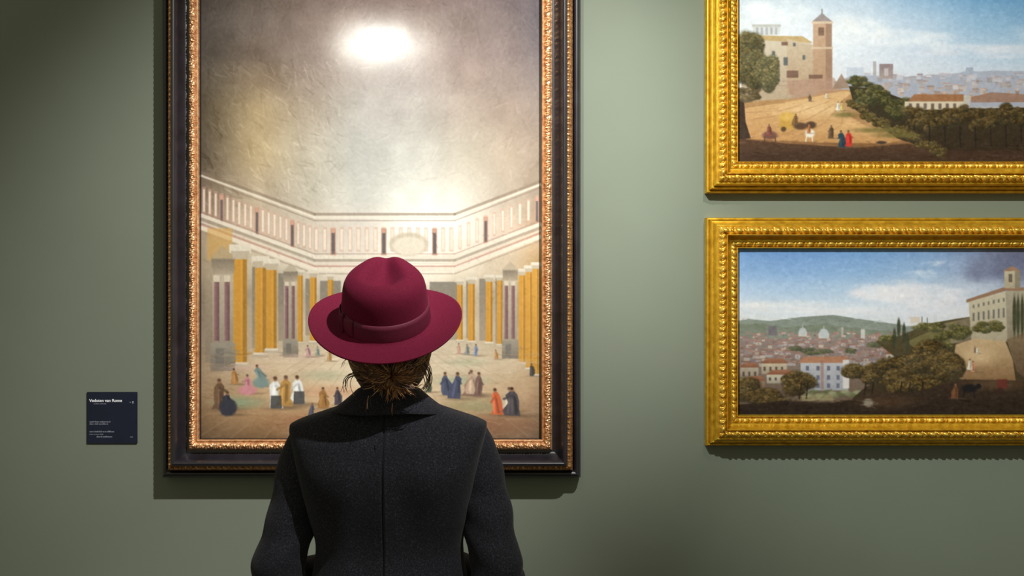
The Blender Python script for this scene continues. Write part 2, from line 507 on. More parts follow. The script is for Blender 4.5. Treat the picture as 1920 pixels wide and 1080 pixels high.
    for x, w, y0, y1 in ((447, 26, 498, 690), (486, 21, 514, 672), (507, 20, 518, 664), (562, 10, 528, 652), (587, 13, 532, 650), (620, 10, 536, 644),
                         (868, 11, 546, 648), (890, 13, 544, 650), (924, 13, 540, 652), (944, 10, 538, 656), (987, 12, 528, 690), (1000, 12, 522, 700), (1013, 12, 516, 712)):
        column(x, w, y0, y1)
    # side niches with little plum coloured columns
    for x0, k in ((392, 1.0), (530, 0.62), (950, 0.66)):
        P.rect(x0, x0 + 44 * k, 560 - 64 * k, 560 - 34 * k, (120, 108, 92), 0.9, (170, 154, 130))
        P.poly([(x0 - 4 * k, 560 - 62 * k), (x0 + 22 * k, 560 - 88 * k), (x0 + 48 * k, 560 - 62 * k)], (168, 154, 130), 0.6)
        P.rect(x0 + 2 * k, x0 + 42 * k, 560 - 34 * k, 640 + 24 * k, (186, 172, 150), 0.8, (150, 138, 120))
        for q in (10, 30):
            P.rect(x0 + (q - 5) * k, x0 + (q + 5) * k, 560 - 20 * k, 640 + 10 * k, (150, 110, 110), 1, (104, 74, 78), vert=False)
            P.rect(x0 + (q - 6) * k, x0 + (q + 6) * k, 560 - 32 * k, 560 - 20 * k, (206, 192, 168))
        P.rect(x0 - 2 * k, x0 + 46 * k, 640 + 14 * k, 640 + 66 * k, (150, 142, 126), 0.95, (120, 110, 96))
        P.rect(x0 + 8 * k, x0 + 24 * k, 640 + 24 * k, 640 + 60 * k, (112, 106, 98), 0.8)
    P.strokes(900, 376, 1020, 430, 660, 12, 1.4, 16, 0.35, ang=1.3, dang=0.6)
    # floor: slanting joints and pools of green, rust and rose
    for x, y, rx, ry, c, al in ((445, 765, 42, 10, (132, 158, 126), .7), (610, 715, 40, 8, (168, 176, 142), .5), (880, 690, 36, 7, (170, 176, 146), .6), (870, 724, 46, 8, (150, 164, 132), .6), (900, 772, 56, 12, (146, 146, 104), .6),
                                (620, 745, 60, 10, (206, 150, 112), .6), (600, 800, 80, 14, (150, 92, 62), .5), (450, 700, 40, 6, (206, 170, 150), .5), (960, 690, 40, 6, (200, 180, 150), .5), (930, 806, 70, 14, (130, 80, 56), .5), (560, 680, 60, 5, (206, 178, 160), .5)):
        P.ell(x, y, rx, ry, c, al, 0.6)
    for x in range(300, 1200, 64):
        P.line([(712 + (x - 712) * 0.25, 664), (x, 832)], 1.6, (176, 146, 112), 0.4)
    for y in (678, 694, 716, 746, 786):
        P.line([(376, y), (1022, y - 3)], 1.5, (184, 154, 120), 0.35)
    P.strokes(1400, 376, 1020, 660, 830, 22, 2.0, 12, 0.4, ang=0.0, dang=0.25)
    # little figures standing about
    for f in ((408, 778, 58, (108, 80, 58)), (424, 788, 44, (52, 54, 66)), (437, 731, 30, (176, 126, 70)), (461, 748, 36, (204, 132, 142)), (487, 734, 40, (120, 140, 136)),
              (516, 776, 60, (226, 226, 222)), (532, 772, 58, (190, 142, 72)), (560, 768, 54, (228, 228, 224)), (606, 776, 40, (164, 116, 62)), (634, 770, 34, (82, 74, 84)), (584, 790, 24, (84, 84, 98)),
              (842, 752, 44, (74, 80, 104)), (858, 758, 50, (72, 76, 100)), (884, 752, 44, (142, 108, 96)), (893, 750, 46, (186, 158, 132)), (904, 754, 46, (122, 92, 82)), (940, 788, 50, (206, 94, 54)), (958, 782, 46, (196, 180, 156)), (968, 790, 54, (78, 72, 76)), (806, 746, 26, (86, 96, 76)),
              (578, 680, 22, (196, 150, 150)), (596, 678, 18, (140, 150, 140)), (618, 688, 24, (186, 146, 92)), (866, 674, 20, (196, 150, 130)), (882, 676, 20, (140, 140, 136)), (898, 678, 22, (130, 142, 168)), (938, 684, 18, (180, 130, 76)), (1006, 716, 24, (74, 70, 66))):
        P.figure(*f, wide=0.34 if f[3][0] < 100 else 0.3)
    for x, y in ((516, 776), (560, 768)):
        P.poly([(x - 10, y - 24), (x + 10, y - 24), (x + 11, y), (x - 11, y)], (74, 72, 72), 0.9)
    P.ell(424, 774, 17, 16, (54, 56, 68), 1, 0.15); P.ell(461, 742, 18, 9, (208, 136, 144), 0.9, 0.2); P.ell(487, 728, 16, 10, (124, 146, 142), 0.9, 0.2)
    P.noise(160, 220, 2.5)
    return P


def clouds(P, items):
    for cx, cy, rx, ry, c, al, n in items:
        for _ in range(n):
            a, q = RNG.uniform(0, 2 * PI), RNG.uniform(0, 1) ** 0.6
            P.ell(cx + rx * q * math.cos(a), cy + ry * q * math.sin(a), rx * RNG.uniform(0.12, 0.3), ry * RNG.uniform(0.2, 0.4), np.array(c, float) + RNG.normal(0, 4), al, 0.9)


def paint_road_view():
    """an imaginary hillside road with a pale building, trees and a hazy far town"""
    P = Paint(1376, 2128, -16, 308, 1.0)
    P.field([1376, 1480, 1600, 1720, 1840, 1950, 2128], [-16, 40, 90, 150, 308], [
        [(196, 208, 220), (196, 210, 224), (180, 200, 222), (138, 176, 212), (106, 158, 204), (96, 150, 200), (92, 146, 198)],
        [(218, 224, 230), (216, 222, 232), (206, 216, 230), (178, 200, 224), (140, 178, 212), (124, 168, 208), (120, 164, 206)],
        [(224, 228, 232), (222, 226, 234), (214, 220, 232), (198, 210, 228), (176, 198, 222), (166, 192, 218), (162, 190, 216)],
        [(214, 214, 216), (214, 214, 220), (210, 212, 222), (204, 208, 220), (198, 204, 218), (196, 204, 216), (194, 202, 214)],
        [(120, 90, 60)] * 7])
    clouds(P, [(1600, 50, 60, 26, (236, 236, 238), 0.35, 26), (1700, 70, 80, 18, (222, 226, 234), 0.35, 30), (1850, 92, 120, 12, (214, 216, 228), 0.35, 30), (1450, 20, 60, 30, (232, 236, 240), 0.3, 22), (2000, 60, 90, 20, (208, 216, 228), 0.3, 22)])
    P.strokes(500, 1380, 2126, -14, 130, 30, 3, 5, 0.35, ang=-0.1, dang=0.2)
    # far town in haze
    P.poly([(1560, 152), (1600, 138), (1700, 142), (1780, 136), (1860, 130), (1960, 132), (2128, 128), (2128, 200), (1560, 200)], (156, 160, 178), 0.85)
    for _ in range(230):
        x = RNG.uniform(1570, 2120); y = RNG.uniform(136, 182); t = (y - 136) / 46
        w, h = RNG.uniform(4, 12), RNG.uniform(3, 9)
        c = np.array((172, 176, 192)) * (1 - t) + np.array((176, 150, 132)) * t + RNG.normal(0, 14)
        P.rect(x, x + w, y, y + h, c, 0.9); P.rect(x - 1, x + w + 1, y - 1.6, y + 0.6, c * (0.82 if RNG.uniform() < .5 else 0.95) + np.array((22, 2, -8)), 0.85)
    P.rect(1584, 1616, 124, 142, (188, 196, 212), 0.9); P.rect(1634, 1640, 112, 142, (170, 164, 168)); P.rect(1646, 1672, 117, 146, (138, 118, 122), 1, (164, 146, 140)); P.rect(1655, 1663, 126, 140, (186, 176, 178))
    P.rect(1810, 1824, 124, 134, (158, 166, 186)); P.poly([(1790, 138), (1815, 128), (1850, 136)], (160, 168, 186), 0.8)
    # ground and the sandy road
    P.poly([(1376, 190), (1440, 182), (1560, 166), (1600, 168), (1640, 188), (1700, 230), (1780, 268), (2128, 280), (2128, 308), (1376, 308)], (186, 140, 88), 1, (120, 78, 44))
    P.poly([(1376, 205), (1470, 192), (1575, 170), (1596, 172), (1560, 200), (1620, 238), (1700, 262), (1660, 272), (1540, 270), (1376, 262)], (214, 172, 118), 0.9, (196, 142, 84))
    P.ell(1520, 205, 62, 14, (232, 194, 142), 0.6, 0.6); P.ell(1600, 240, 60, 12, (222, 176, 118), 0.5, 0.6)
    for x0, y0, x1, y1 in ((1400, 226, 1550, 190), (1430, 246, 1560, 196), (1480, 262, 1574, 196), (1390, 212, 1500, 196), (1540, 262, 1580, 198)):
        P.line([(x0, y0), ((x0 + x1) / 2 + 14, (y0 + y1) / 2 + 4), (x1, y1)], 2.0, (160, 114, 70), 0.45)
    P.strokes(420, 1380, 1720, 180, 275, 20, 2, 14, 0.4, ang=-0.25, dang=0.4)
    # the pale building with its side tower
    P.poly([(1384, 62), (1400, 58), (1500, 66), (1526, 84), (1526, 176), (1470, 186), (1384, 190)], (206, 192, 170), 1, (176, 152, 124))
    P.poly([(1396, 62), (1500, 63), (1520, 76), (1400, 70)], (190, 160, 108))
    P.rect(1406, 1457, 44, 60, (206, 206, 206)); P.rect(1404, 1459, 40, 45, (186, 184, 180))
    for x in (1412, 1421, 1430, 1439, 1448): P.rect(x, x + 4, 46, 60, (166, 168, 174))
    P.poly([(1470, 68), (1524, 82), (1557, 88), (1557, 166), (1520, 172), (1470, 178)], (196, 176, 150), 1, (178, 146, 114))
    P.rect(1520, 1555, 32, 166, (196, 160, 132), 1, (176, 138, 106)); P.rect(1544, 1556, 34, 166, (150, 116, 94), 0.75)
    P.rect(1517, 1558, 34, 39, (212, 186, 160)); P.rect(1517, 1558, 84, 88, (206, 180, 152)); P.poly([(1519, 34), (1537, 18), (1556, 34)], (150, 138, 138)); P.rect(1530, 1541, 46, 62, (128, 98, 80)); P.rect(1536, 1538, 10, 20, (130, 118, 112))
    for x, y, w, h in ((1460, 74, 12, 7), (1482, 76, 5, 7), (1464, 104, 8, 16), (1470, 130, 22, 14), (1512, 138, 26, 8), (1500, 100, 5, 9), (1442, 92, 6, 9)):
        P.rect(x, x + w, y, y + h, (118, 84, 70) if w > 10 else (84, 92, 94), 0.9)
    for y in (150, 158): P.line([(1390, y), (1560, y + 2)], 3, (166, 134, 116), 0.5)
    P.poly([(1470, 150), (1560, 144), (1576, 170), (1480, 186)], (172, 132, 112), 0.6)
    P.poly([(1556, 166), (1574, 136), (1590, 164)], (150, 120, 98), 0.9)
    # left tree
    P.poly([(1376, 170), (1388, 176), (1392, 230), (1402, 262), (1380, 264), (1376, 262)], (58, 40, 28))
    P.tree(1402, 116, 34, 54, (62, 58, 36), (100, 92, 52), (156, 140, 88), 620, 4.0)
    P.tree(1436, 134, 26, 36, (70, 66, 42), (112, 104, 62), (168, 152, 104), 330, 3.4)
    P.tree(1400, 176, 30, 14, (74, 62, 38), (104, 88, 54), (146, 122, 80), 160, 3.4)
    # hedge and trees down the right side
    P.poly([(1588, 160), (1640, 166), (1720, 196), (1840, 204), (2128, 196), (2128, 300), (1760, 290), (1680, 262), (1600, 206)], (58, 50, 28), 1, (52, 36, 20))
    for cx, cy, rx, ry in ((1606, 152, 20, 12), (1630, 166, 30, 14), (1612, 186, 26, 16), (1652, 190, 30, 20), (1690, 206, 30, 22)):
        P.tree(cx, cy, rx, ry, (48, 48, 26), (88, 86, 44), (136, 126, 66), None, 3.4)
    P.rect(1694, 1812, 190, 206, (206, 190, 162)); P.poly([(1700, 190), (1712, 176), (1806, 176), (1816, 190)], (158, 104, 66)); P.rect(1806, 1818, 178, 206, (186, 178, 170))
    for x in range(1702, 1800, 14): P.rect(x, x + 6, 194, 205, (110, 92, 84))
    P.poly([(1820, 182), (1860, 172), (1920, 176), (2128, 170), (2128, 190), (1820, 192)], (150, 104, 78), 0.8)
    for i in range(15):
        x = 1714 + i * 29
        P.tree(x, 222 + 6 * math.sin(i * 1.7) - (i > 7) * 12, 22, 22 + (i > 7) * 10, (46, 38, 20), (86, 68, 32), (132, 106, 52), 190, 3.6)
        P.line([(x - 2, 238), (x - 1, 278)], 2.6, (36, 24, 16), 0.9)
    P.poly([(1376, 262), (1470, 272), (1600, 280), (1700, 272), (1760, 286), (2128, 286), (2128, 308), (1376, 308)], (84, 54, 34), 0.9, (50, 32, 22))
    for u in np.linspace(0, 1, 26):
        x, y = 1592 + 175 * u + RNG.normal(0, 4), 196 + 94 * u + RNG.normal(0, 4)
        P.tree(x, y, RNG.uniform(10, 20), RNG.uniform(6, 10), (62, 50, 26), (104, 90, 44), (150, 128, 70), None, 2.8)
    for x0, x1, y in ((1600, 1690, 246), (1640, 1720, 256), (1560, 1600, 216)):
        P.ell((x0 + x1) / 2, y, (x1 - x0) / 2, 5, (112, 100, 48), 0.8, 0.5)
    P.strokes(420, 1380, 2126, 262, 306, 26, 2.2, 8, 0.45, ang=0.06, dang=0.2)
    # hay cart, horsemen and walkers
    P.rect(1456, 1486, 222, 244, (196, 148, 62)); P.ell(1472, 220, 17, 9, (212, 166, 78)); P.ell(1464, 244, 5, 5, (90, 64, 40)); P.ell(1496, 238, 13, 7, (92, 64, 42)); P.ell(1516, 236, 10, 7, (86, 62, 44)); P.figure(1486, 236, 22, (120, 84, 50))
    P.ell(1514, 252, 9, 8, (226, 218, 206)); P.line([(1508, 256), (1506, 268)], 2, (220, 212, 200)); P.line([(1518, 256), (1519, 268)], 2, (220, 212, 200)); P.figure(1512, 252, 20, (190, 118, 66))
    P.ell(1438, 256, 14, 8, (116, 74, 64)); P.figure(1436, 258, 24, (132, 72, 60)); P.line([(1428, 260), (1428, 270)], 2, (80, 58, 48)); P.line([(1448, 260), (1449, 270)], 2, (80, 58, 48))
    P.figure(1554, 262, 26, (104, 78, 54)); P.figure(1576, 280, 34, (40, 62, 78)); P.figure(1588, 278, 32, (206, 46, 36)); P.figure(1568, 208, 18, (226, 220, 208)); P.figure(1575, 208, 18, (206, 170, 96)); P.figure(1514, 190, 14, (110, 84, 66)); P.figure(1545, 184, 12, (206, 190, 170)); P.ell(1650, 270, 10, 3, (72, 56, 44))
    P.noise(120, 60, 3.0); P.noise(300, 140, 3.0)
    return P


def paint_valley_view():
    """an imaginary valley town under a blue sky with dark trees and a pale house on a slope"""
    P = Paint(1378, 2128, 458, 784, 1.0)
    P.field([1378, 1480, 1600, 1720, 1820, 1920, 2128], [458, 500, 540, 580, 610, 784], [
        [(98, 142, 200), (96, 140, 200), (100, 144, 202), (112, 150, 202), (118, 140, 182), (110, 118, 150), (104, 112, 144)],
        [(126, 164, 210), (124, 162, 212), (128, 166, 212), (140, 172, 212), (146, 164, 198), (122, 128, 158), (116, 122, 150)],
        [(168, 192, 222), (164, 190, 222), (170, 194, 222), (184, 200, 222), (186, 196, 216), (164, 172, 196), (150, 156, 180)],
        [(206, 212, 222), (206, 214, 226), (210, 216, 228), (214, 216, 228), (214, 214, 224), (200, 202, 214), (190, 192, 204)],
        [(214, 210, 208), (210, 212, 216), (206, 210, 216), (206, 208, 214), (204, 204, 212), (200, 200, 206), (190, 190, 196)],
        [(60, 46, 30)] * 7])
    clouds(P, [(1650, 545, 60, 18, (228, 224, 230), 0.4, 34), (1740, 552, 70, 20, (226, 222, 230), 0.4, 34), (1460, 570, 70, 10, (226, 222, 224), 0.35, 24), (1560, 580, 100, 8, (222, 220, 226), 0.35, 24),
               (1850, 490, 50, 28, (112, 118, 150), 0.35, 36), (1910, 482, 60, 36, (100, 104, 134), 0.35, 36), (1735, 508, 34, 8, (206, 216, 230), 0.3, 16), (1760, 488, 26, 5, (206, 216, 230), 0.3, 14), (1700, 530, 40, 10, (216, 218, 230), 0.3, 16)])
    P.strokes(500, 1380, 2126, 460, 600, 28, 3, 5, 0.35, ang=-0.08, dang=0.2)
    # hills
    P.poly([(1378, 600), (1400, 596), (1440, 600), (1500, 592), (1560, 588), (1610, 596), (1680, 606), (1730, 612), (1730, 650), (1378, 650)], (118, 128, 116), 0.95, (146, 152, 148))
    P.poly([(1378, 606), (1420, 604), (1470, 612), (1540, 606), (1640, 618), (1720, 622), (1720, 660), (1378, 660)], (106, 116, 90), 0.6, (128, 134, 126))
    P.strokes(260, 1380, 1720, 594, 632, 16, 2.4, 10, 0.45, ang=0.1, dang=0.3)
    # valley town
    P.rect(1378, 1800, 634, 780, (142, 122, 116), 0.9, (96, 76, 58))
    for _ in range(520):
        t = RNG.uniform(0, 1); y = 622 + 62 * t; x = RNG.uniform(1380, 1790)
        w, h = RNG.uniform(4, 8 + 12 * t), RNG.uniform(3, 4 + 6 * t)
        base = np.array(((186, 176, 178), (164, 146, 142), (206, 190, 176), (150, 132, 134))[RNG.integers(4)], float) * (0.95 - 0.12 * t) + RNG.normal(0, 8)
        P.rect(x, x + w, y, y + h, base, 0.9)
        P.rect(x - 1, x + w + 1, y - 2.0 - t, y + 0.4, np.array((166, 122, 108)) * (1 - 0.15 * t) + RNG.normal(0, 9), 0.8)
        if RNG.uniform() < 0.4: P.rect(x + w * 0.4, x + w * 0.4 + 1.4, y + h * 0.4, y + h * 0.8, (86, 76, 76), 0.8)
    for x, y, r in ((1502, 618, 8), (1542, 622, 10)):
        P.rect(x - r, x + r, y + 2, y + 12, (196, 190, 186)); P.ell(x, y + 2, r * 0.85, r * 0.9, (182, 186, 190), 1, 0.15); P.rect(x - 1, x + 1, y - r - 3, y - r + 3, (170, 170, 172))
    P.rect(1437, 1453, 610, 628, (112, 104, 112)); P.rect(1612, 1620, 616, 634, (196, 190, 186)); P.rect(1575, 1579, 612, 632, (176, 162, 156))
    for cx, cy, rx in ((1530, 660, 30), (1590, 658, 14), (1500, 654, 22), (1640, 648, 26), (1684, 640, 22)):
        P.tree(cx, cy, rx, 6, (74, 78, 58), (96, 100, 72), (126, 126, 92), None, 3.0)
    # nearer roofs
    for x, y, w, h, c in ((1384, 690, 34, 26, (176, 160, 140)), (1424, 682, 48, 22, (196, 178, 152)), (1434, 704, 50, 18, (196, 184, 164)), (1390, 716, 40, 20, (150, 120, 96)), (1660, 664, 30, 12, (190, 178, 164)), (1692, 652, 34, 14, (196, 184, 170)), (1700, 648, 20, 10, (196, 170, 150))):
        P.rect(x, x + w, y, y + h, c, 1, np.array(c) * 0.8)
        P.poly([(x - 3, y + 1), (x + w * 0.2, y - 8), (x + w * 0.85, y - 9), (x + w + 3, y + 1)], (158, 104, 76), 1, (136, 84, 60))
        for q in range(int(w / 11)): P.rect(x + 4 + q * 11, x + 8 + q * 11, y + h * 0.35, y + h * 0.7, (84, 66, 60), 0.9)
    P.rect(1498, 1588, 680, 736, (178, 178, 186), 1, (150, 152, 162)); P.poly([(1494, 682), (1504, 670), (1582, 669), (1592, 682)], (172, 116, 86)); P.rect(1578, 1590, 676, 732, (206, 200, 200))
    for x in (1508, 1528, 1548, 1566):
        for y in (688, 706, 722): P.rect(x, x + 6, y, y + 9, (92, 94, 118), 0.9)
    P.rect(1536, 1542, 676, 734, (150, 106, 92), 0.6)
    for x in range(1510, 1640, 8): P.ell(x, 742 + 4 * math.sin(x), 8, 4, ((120, 126, 92), (150, 150, 116), (96, 100, 62))[x % 3], 0.9, 0.4)
    P.rect(1500, 1560, 744, 756, (150, 142, 100), 0.7)
    # slope at the right, the road and the long house with a tower
    P.poly([(1640, 640), (1690, 628), (1736, 606), (1790, 596), (1830, 590), (2128, 600), (2128, 784), (1560, 784), (1620, 730), (1700, 690)], (88, 78, 46), 1, (52, 36, 24))
    P.poly([(1700, 640), (1760, 612), (1800, 612), (1800, 640), (1720, 660)], (122, 112, 66), 0.8)
    P.poly([(1765, 606), (1830, 590), (1846, 640), (1784, 644)], (150, 132, 112), 0.6)
    P.poly([(1816, 562), (1886, 542), (1896, 640), (1822, 642)], (196, 184, 160), 1, (172, 158, 132))
    P.poly([(1886, 542), (1930, 538), (2128, 540), (2128, 640), (1890, 640)], (168, 156, 136), 1, (140, 126, 104))
    P.poly([(1812, 564), (1886, 541), (1980, 540), (2128, 542), (2128, 534), (1882, 534), (1812, 558)], (150, 112, 86))
    for i in range(7):
        x = 1824 + i * 9.5
        P.rect(x, x + 3.6, 584 - i * 1.6, 600 - i * 1.2, (112, 106, 100)); P.rect(x, x + 3.4, 568 - i * 2.2, 575 - i * 2.2, (112, 106, 100), 0.9)
    for i in range(12):
        P.rect(1900 + i * 15, 1906 + i * 15, 566, 584, (104, 94, 84))
    P.rect(1884, 1912, 500, 536, (190, 176, 150), 1, (172, 156, 128)); P.rect(1904, 1914, 502, 536, (140, 126, 106)); P.poly([(1881, 502), (1898, 492), (1916, 502)], (158, 118, 92)); P.rect(1892, 1899, 508, 524, (106, 92, 78))
    P.rect(1706, 1724, 592, 604, (206, 190, 176)); P.line([(1728, 604), (1728, 592)], 1.5, (86, 92, 70)); P.line([(1738, 604), (1738, 594)], 1.5, (86, 92, 70))
    P.poly([(1792, 646), (1830, 634), (1886, 640), (1900, 676), (1906, 720), (1820, 716), (1782, 712)], (196, 164, 122), 1, (136, 100, 64))
    P.ell(1836, 668, 30, 16, (216, 184, 140), 0.7, 0.6)
    P.poly([(1888, 636), (1930, 620), (2128, 620), (2128, 760), (1960, 740), (1908, 700)], (132, 108, 80), 1, (74, 52, 36))
    for x in (1903, 1910, 1918): P.ell(x, 590, 3.5, 40, (64, 66, 42), 0.95, 0.2)
    for cx, cy, rx, ry in ((1796, 620, 24, 15), (1856, 614, 26, 14), (1772, 640, 24, 18), (1742, 612, 30, 12), (1664, 634, 16, 10)):
        P.tree(cx, cy, rx, ry, (62, 62, 34), (106, 100, 50), (160, 146, 84), None, 3.2)
    for x, y in ((1684, 606), (1694, 616), (1676, 626), (1700, 634)): P.ell(x, y + 8, 3.4, 20, (58, 62, 42), 0.9, 0.2)
    # dark foreground trees
    for cx, cy, rx, ry in ((1410, 740, 40, 26), (1486, 724, 34, 26), (1440, 756, 46, 22), (1620, 704, 40, 24), (1690, 694, 44, 26), (1744, 672, 44, 30), (1782, 690, 36, 30), (1720, 720, 60, 22)):
        P.tree(cx, cy, rx, ry, (48, 39, 22), (94, 76, 38), (146, 118, 62), None, 3.6)
    for x in (1500, 1512, 1622, 1636, 1690, 1706, 1730): P.line([(x, 720), (x + RNG.uniform(-6, 6), 752)], 2.6, (40, 28, 18))
    P.poly([(1378, 764), (1470, 756), (1560, 760), (1640, 744), (1720, 738), (1800, 714), (1900, 716), (2128, 740), (2128, 784), (1378, 784)], (60, 42, 28), 1, (36, 25, 18))
    P.ell(1660, 758, 50, 12, (96, 68, 44), 0.5, 0.7); P.ell(1626, 760, 9, 8, (150, 138, 124), 0.9, 0.3); P.ell(1870, 724, 50, 10, (112, 84, 54), 0.5, 0.6)
    P.strokes(360, 1380, 2126, 740, 782, 24, 2.2, 8, 0.45, ang=-0.1, dang=0.25)
    P.ell(1818, 732, 15, 8, (24, 22, 24)); P.line([(1808, 736), (1806, 750)], 2.4, (24, 22, 24)); P.line([(1826, 736), (1828, 750)], 2.4, (24, 22, 24)); P.ell(1835, 728, 5, 5, (24, 22, 24))
    P.figure(1790, 752, 30, (108, 66, 40)); P.rect(1870, 1890, 714, 732, (104, 44, 34)); P.ell(1876, 738, 7, 7, (56, 34, 26)); P.figure(1824, 700, 22, (206, 136, 104)); P.figure(1818, 696, 22, (206, 196, 176)); P.figure(1832, 664, 14, (226, 216, 200)); P.figure(1828, 662, 13, (150, 120, 96))
    P.noise(120, 60, 3.0); P.noise(300, 140, 3.0)
    return P

# ================================================================ picture frames
def frame_loops(W, H, w):
    """corner points (x, z) of the frame rectangle at inset w, origin at its centre"""
    a, b = W / 2 - w, H / 2 - w
    return [(-a, -b), (a, -b), (a, b), (-a, b)]


def moulding(name, W, H, polylines, mat, parent, hs=1.0):
    """plain mitred moulding; every polyline is a smooth run of (inset, height)"""
    V = []; Q = []; off = 0
    for prof in polylines:
        n = len(prof)
        for s in range(4):
            ring = []
            for (w, h) in prof:
                c = frame_loops(W, H, w)
                h = h * hs
                ring.append(((c[s][0], -h, c[s][1]), (c[(s + 1) % 4][0], -h, c[(s + 1) % 4][1])))
            V += [r[0] for r in ring] + [r[1] for r in ring]
            for i in range(n - 1):
                Q.append((off + i, off + n + i, off + n + i + 1, off + i + 1))
            off += 2 * n
    me = np_mesh(name, np.array(V), np.array(Q), smooth=True)
    return new_obj(name, me, mat, parent)


def curve_prof(pts, n=8):
    """rounded profile through the points (Catmull-Rom)"""
    p = [Vector((a, b)) for a, b in pts]
    p = [p[0] * 2 - p[1]] + p + [p[-1] * 2 - p[-2]]
    out = []
    for i in range(1, len(p) - 2):
        for k in range(n):
            t = k / n
            out.append(0.5 * ((2 * p[i]) + (p[i + 1] - p[i - 1]) * t + (2 * p[i - 1] - 5 * p[i] + 4 * p[i + 1] - p[i + 2]) * t * t + (3 * p[i] - p[i - 1] - 3 * p[i + 1] + p[i + 2]) * t ** 3))
    out.append(p[-2])
    return [(q.x, q.y) for q in out]


def carved(name, W, H, w0, w1, h0, h1, arch, amp, pattern, mat, parent, ds=0.0016, nv=12):
    """carved band: the relief is real geometry. pattern(s, v) -> 0..1"""
    V = []; Q = []; off = 0
    v = np.linspace(0, 1, nv)
    for s in range(4):
        c0 = frame_loops(W, H, w0); c1 = frame_loops(W, H, w1)
        A0, B0 = np.array(c0[s]), np.array(c0[(s + 1) % 4]); A1, B1 = np.array(c1[s]), np.array(c1[(s + 1) % 4])
        Ln = np.linalg.norm(B0 - A0); n = int(Ln / ds) + 1
        u = np.linspace(0, 1, n)
        A = A0[None] * (1 - v[:, None]) + A1[None] * v[:, None]; B = B0[None] * (1 - v[:, None]) + B1[None] * v[:, None]
        P = A[None] * (1 - u[:, None, None]) + B[None] * u[:, None, None]          # (n, nv, 2)
        d = (B0 - A0) / Ln
        S = (P - (A0 + B0) / 2) @ d                                                # distance from the middle of the side
        VV = np.broadcast_to(v[None], S.shape)
        hh = h0 * (1 - VV) + h1 * VV + arch * (1 - (2 * VV - 1) ** 2) + amp * pattern(S, VV) * np.minimum(1, 5 * np.minimum(VV, 1 - VV))
        pts = np.stack([P[..., 0], -hh, P[..., 1]], -1)
        V.append(pts.reshape(-1, 3)); Q.append(grid_quads(n, nv, off)); off += n * nv
    me = np_mesh(name, np.concatenate(V), np.concatenate(Q), smooth=True)
    return new_obj(name, me, mat, parent)


def pat_beads(T):
    def f(S, v):
        p = (S / T) % 1.0
        a = np.clip(1 - ((p - 0.35) / 0.33) ** 2 - ((v - 0.5) / 0.52) ** 2, 0, 1) ** 0.5
        b = np.clip(1 - ((p - 0.84) / 0.13) ** 2 - ((v - 0.5) / 0.45) ** 2, 0, 1) ** 0.5
        return np.maximum(a, b * 0.8)
    return f


def pat_eggs(T):
    """slanting eggs with a curved leaf between them"""
    def f(S, v):
        q = S / T + 0.22 * (v - 0.5)
        p = q % 1.0
        a = np.clip(1 - ((p - 0.3) / 0.24) ** 2 - ((v - 0.5) / 0.46) ** 2, 0, 1) ** 0.5
        c = 0.74 + 0.16 * np.sin((v - 0.1) * PI * 1.2) - 0.08
        b = np.clip(1 - ((p - c) / 0.11) ** 2, 0, 1) ** 0.5 * np.clip(1.15 - np.abs(v - 0.5) * 1.5, 0, 1)
        t = np.clip(1 - ((p - 0.3) / 0.42) ** 2 - ((v - 0.06) / 0.16) ** 2, 0, 1) ** 0.5
        return np.maximum(np.maximum(a, b * 0.9), t * 0.5)
    return f


def pat_leaf(T):
    """running acanthus: ribbed leaves turning left and right"""
    def f(S, v):
        q = S / T; k = np.floor(q); p = q - k
        sg = np.where(k % 2 == 0, 1.0, -1.0)
        mid = 0.5 + 0.22 * sg * np.cos(p * PI * 2)
        body = np.clip(1 - ((p - 0.5) / 0.52) ** 2 - ((v - mid) / 0.5) ** 2, 0, 1) ** 0.5
        rib = 0.5 + 0.5 * np.sin((p * 3.2 + np.abs(v - mid) * 2.2 * sg + 0.2 * np.sin(k * 2.4)) * 2 * PI)
        bud = np.clip(1 - (np.minimum(p, 1 - p) / 0.13) ** 2 - ((v - 0.5 + 0.2 * sg) / 0.26) ** 2, 0, 1) ** 0.5
        return np.maximum(body * (0.35 + 0.65 * rib), bud)
    return f


